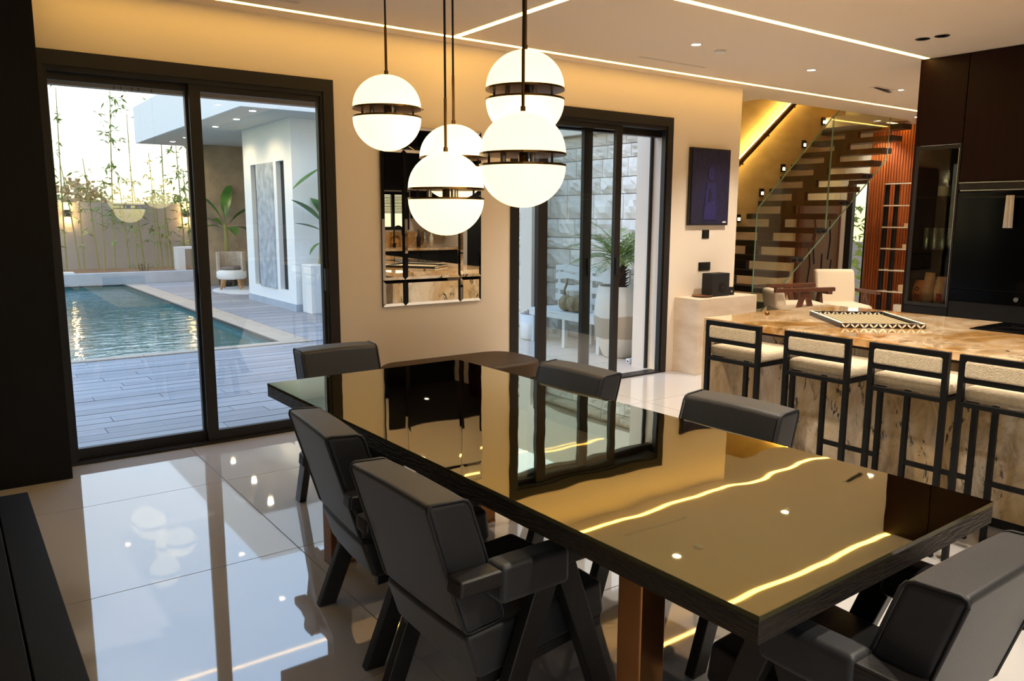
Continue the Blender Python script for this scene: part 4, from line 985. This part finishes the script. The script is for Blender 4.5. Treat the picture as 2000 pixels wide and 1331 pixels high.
# ================================================================== STAIRS AND HALL
def stairs():
    t = thing('staircase', 'floating dark wood staircase rising along the ochre wall', 'stairs', (8.586, .4, 0))
    rise, run = .1747, .235
    tm = MB().box(0, .245, .0, 1.215, -.036, .036).mesh('tread'); tm.materials.append(M['wood_black'])
    bm_ = MB().box(.17, .24, .60, .80, .036, rise-.036).mesh('support_block'); bm_.materials.append(M['wood_black'])
    for i in range(-3, 13):
        z = .678+rise*i
        link('tread', tm, t, (run*i, 0, z))
        if i < 12: link('support_block', bm_, t, (run*i, 0, z))
    MB().box(-3*run, -3*run+.3, .6, .86, 0, .116).out('foot_block', M['wood_black'], t)
    G = 'glass balustrade panels of the stairs'
    for (pts, lab) in (([(8.31,.30),(9.70,1.33),(9.73,2.77),(8.374,1.67),(8.33,1.60)], 'lower frameless glass balustrade panel of the stairs'), ([(9.715,1.34),(11.02,2.31),(11.06,3.75),(9.745,2.77)], 'upper frameless glass balustrade panel of the stairs')):
        g_ = thing('glass_balustrade', lab, 'balustrade', (0, .372, 0), group=G)
        MB().prism(pts, -.008, .008, 'y').out('pane', M['glass_green'], g_)
        E_ = [Vector((p[0], 0, p[1])) for p in pts]
        for a_ in range(len(E_)): MB().bar(E_[a_], E_[(a_+1) % len(E_)], .0165, .005, (0,1,0)).out('polished_edge', M['edge_green'], g_)
        for i in range(0, 12, 2):
            x, z = 8.586+run*i+.06, .678+rise*i
            if pts[0][0]+.03 < x and x+.11 < pts[1][0]:
                for dx in (0, .10): MB().cyl((x+dx,-.03,z-.0),(x+dx,.028,z-.0),.026,n=14).out('clamp', M['gasket'], g_)
    h = thing('handrail', 'wooden handrail with a glowing light strip on the stair wall', 'handrail', (8.7, 1.62, 1.70))
    sl = .76; Lx = 3.1; d = Vector((1,0,sl)).normalized(); u = Vector((-d.z,0,d.x))
    a, b = Vector((0,-.1,0)), Vector((Lx,-.1,Lx*sl))
    MB().bar(a, b, .05, .06).out('rail', M['walnut'], h, bevel=.006)
    MB().bar(a+u*.022+Vector((0,.034,0)), b+u*.022+Vector((0,.034,0)), .016, .012).out('light_strip', M['led_rail'], h)
    for q in (.1, .25, .42, .6, .8):
        p = a+(b-a)*q; MB().tube([p-u*.02, p-u*.06, p-u*.06+Vector((0,.1,0))], .007, 6).out('bracket', M['black_metal'], h); MB().cyl(p-u*.06+Vector((0,.09,0)), p-u*.06+Vector((0,.1,0)), .02, n=12).out('rose', M['chrome'], h)
    for i, (x, z) in enumerate(((9.566,1.523),(10.049,1.881),(10.507,2.231),(10.972,2.588),(11.417,2.941))):
        s_ = thing('step_light', ('lowest small black step light on the stair wall', 'second lowest small black step light on the stair wall', 'middle small black step light on the stair wall', 'second highest small black step light on the stair wall', 'highest small black step light on the stair wall')[i], 'wall light', (x, 1.62, z), group='step lights on the stair wall')
        MB().box(-.04,.04,-.03,0,-.055,.055).out('housing', M['black_metal'], s_, bevel=.004); MB().box(-.022,.022,-.034,-.03,-.03,.01).out('lens', M['steplamp'], s_)
stairs()

def hall():
    sl = MB().box(-.03, 0, .004, .036, 0, ZC-.01).mesh('slat')
    p = thing('slat_wall', 'cedar slat wall panel at the end of the hall', 'wall panel', (11.995, -1.9, .005))
    MB().box(-.012, 0, 0, 3.04, 0, ZC-.01).out('backing', M['wood_black'], p)
    m_ = MB()
    for i in range(75): m_.box(-.034, -.012, i*.0405+.004, i*.0405+.034, 0, ZC-.01)
    o = m_.out('slats', M['slat'], p); o['kind'] = 'stuff'
    # carved doors on the stair wall, under the flight
    d = thing('carved_door', 'brown door panel with carved curved grooves under the stairs', 'door', (11.0, 1.615, 0))
    MB().box(0,.95,-.04,0,0,1.75).out('panel', M['carved'], d)
    MB().box(-.08,0,-.05,0,0,1.8).out('jamb', M['walnut'], d); MB().box(.95,.99,-.05,0,0,1.8).out('jamb', M['walnut'], d)
    for (x, z0, z1, bend) in ((.2,.55,1.1,.05),(.36,.85,1.35,-.05),(.55,.3,1.0,.0),(.7,.9,1.5,.04),(.8,.4,.9,-.03),(.28,1.2,1.6,.06)):
        MB().tube([(x,-.042,z0),(x+bend,-.046,(z0+z1)/2),(x,-.042,z1)], .013, 6).out('groove', M['ebony'], d)
    def armchair(x, y, rz, lab, top=.93, sz=.97):
        t = thing('lounge_armchair', lab, 'armchair', (x, y, 0), rz, 'cream lounge armchairs in the hall'); t.scale = (.86,.80,sz)
        MB().box(-.32,.34,-.31,.31,.36,.52).out('seat', M['cream'], t, smooth=True, bevel=.05, seg=4)
        MB().prism([(-.36,.46),(-.22,.48),(-.22-.267*(top-.48),top),(-.36-.24*(top-.47),top-.01)], -.31, .31, 'y').out('backrest', M['cream'], t, smooth=True, bevel=.045, seg=4)
        for s_ in (-1, 1):
            y0 = s_*.36
            MB().prism([(-.42,.64),(.36,.66),(.36,.70),(-.42,.68)], y0-.035, y0+.035, 'y').out('armrest', M['walnut'], t, bevel=.006)
            MB().prism([(-.30,0),(-.24,0),(.0,.65),(-.07,.65)], y0-.02, y0+.02, 'y').out('leg', M['walnut'], t); MB().prism([(.22,0),(.28,0),(.03,.65),(-.04,.65)], y0-.021, y0+.021, 'y').out('leg', M['walnut'], t)
        MB().box(-.3,.32,-.34,.34,.31,.36).out('seat_frame', M['walnut'], t)
    armchair(9.60, .0, R(-126), 'cream lounge armchair facing us beside the cedar slats')
    armchair(8.68, .02, R(-36), 'cream lounge armchair in profile with crossed walnut legs', .66, 1.1)
    rk = thing('shelf_rack', 'slim black post rack with pale shelves before the cedar slats', 'shelf', (11.55, .38, 0))
    for y in (.10, .24): MB().cyl((0,y,0),(0,y,2.02),.032,n=12).out('post', M['black_metal'], rk); 
    for i in range(7):
        z = .2+i*.3
        MB().box(-.06,.10,-.5,.25,z,z+.015).out('shelf', M['bone'], rk)
        for y in (.10, .24): MB().lathe([(.001,0),(.04,0),(.04,.035),(.001,.035)], 12, (0,y,z-.01)).out('collar', M['brass'], rk)
    for i, (z, h, w) in enumerate(((.215,.12,.2),(.515,.1,.1),(1.115,.06,.08),(1.415,.05,.08))):
        b = tag(MB().box(-.04,.06,-.09-w/2,-.09+w/2,0,h).out('shelf_box', M['packet'] if i else M['bone'], None, (11.55,.38,z), bevel=.004), ('pale slatted box on the lowest rack shelf', 'small paper box on the second rack shelf', 'flat paper box on the middle of the rack', 'tiny paper box high on the rack')[i], 'box', 'boxes on the slim rack')
hall()
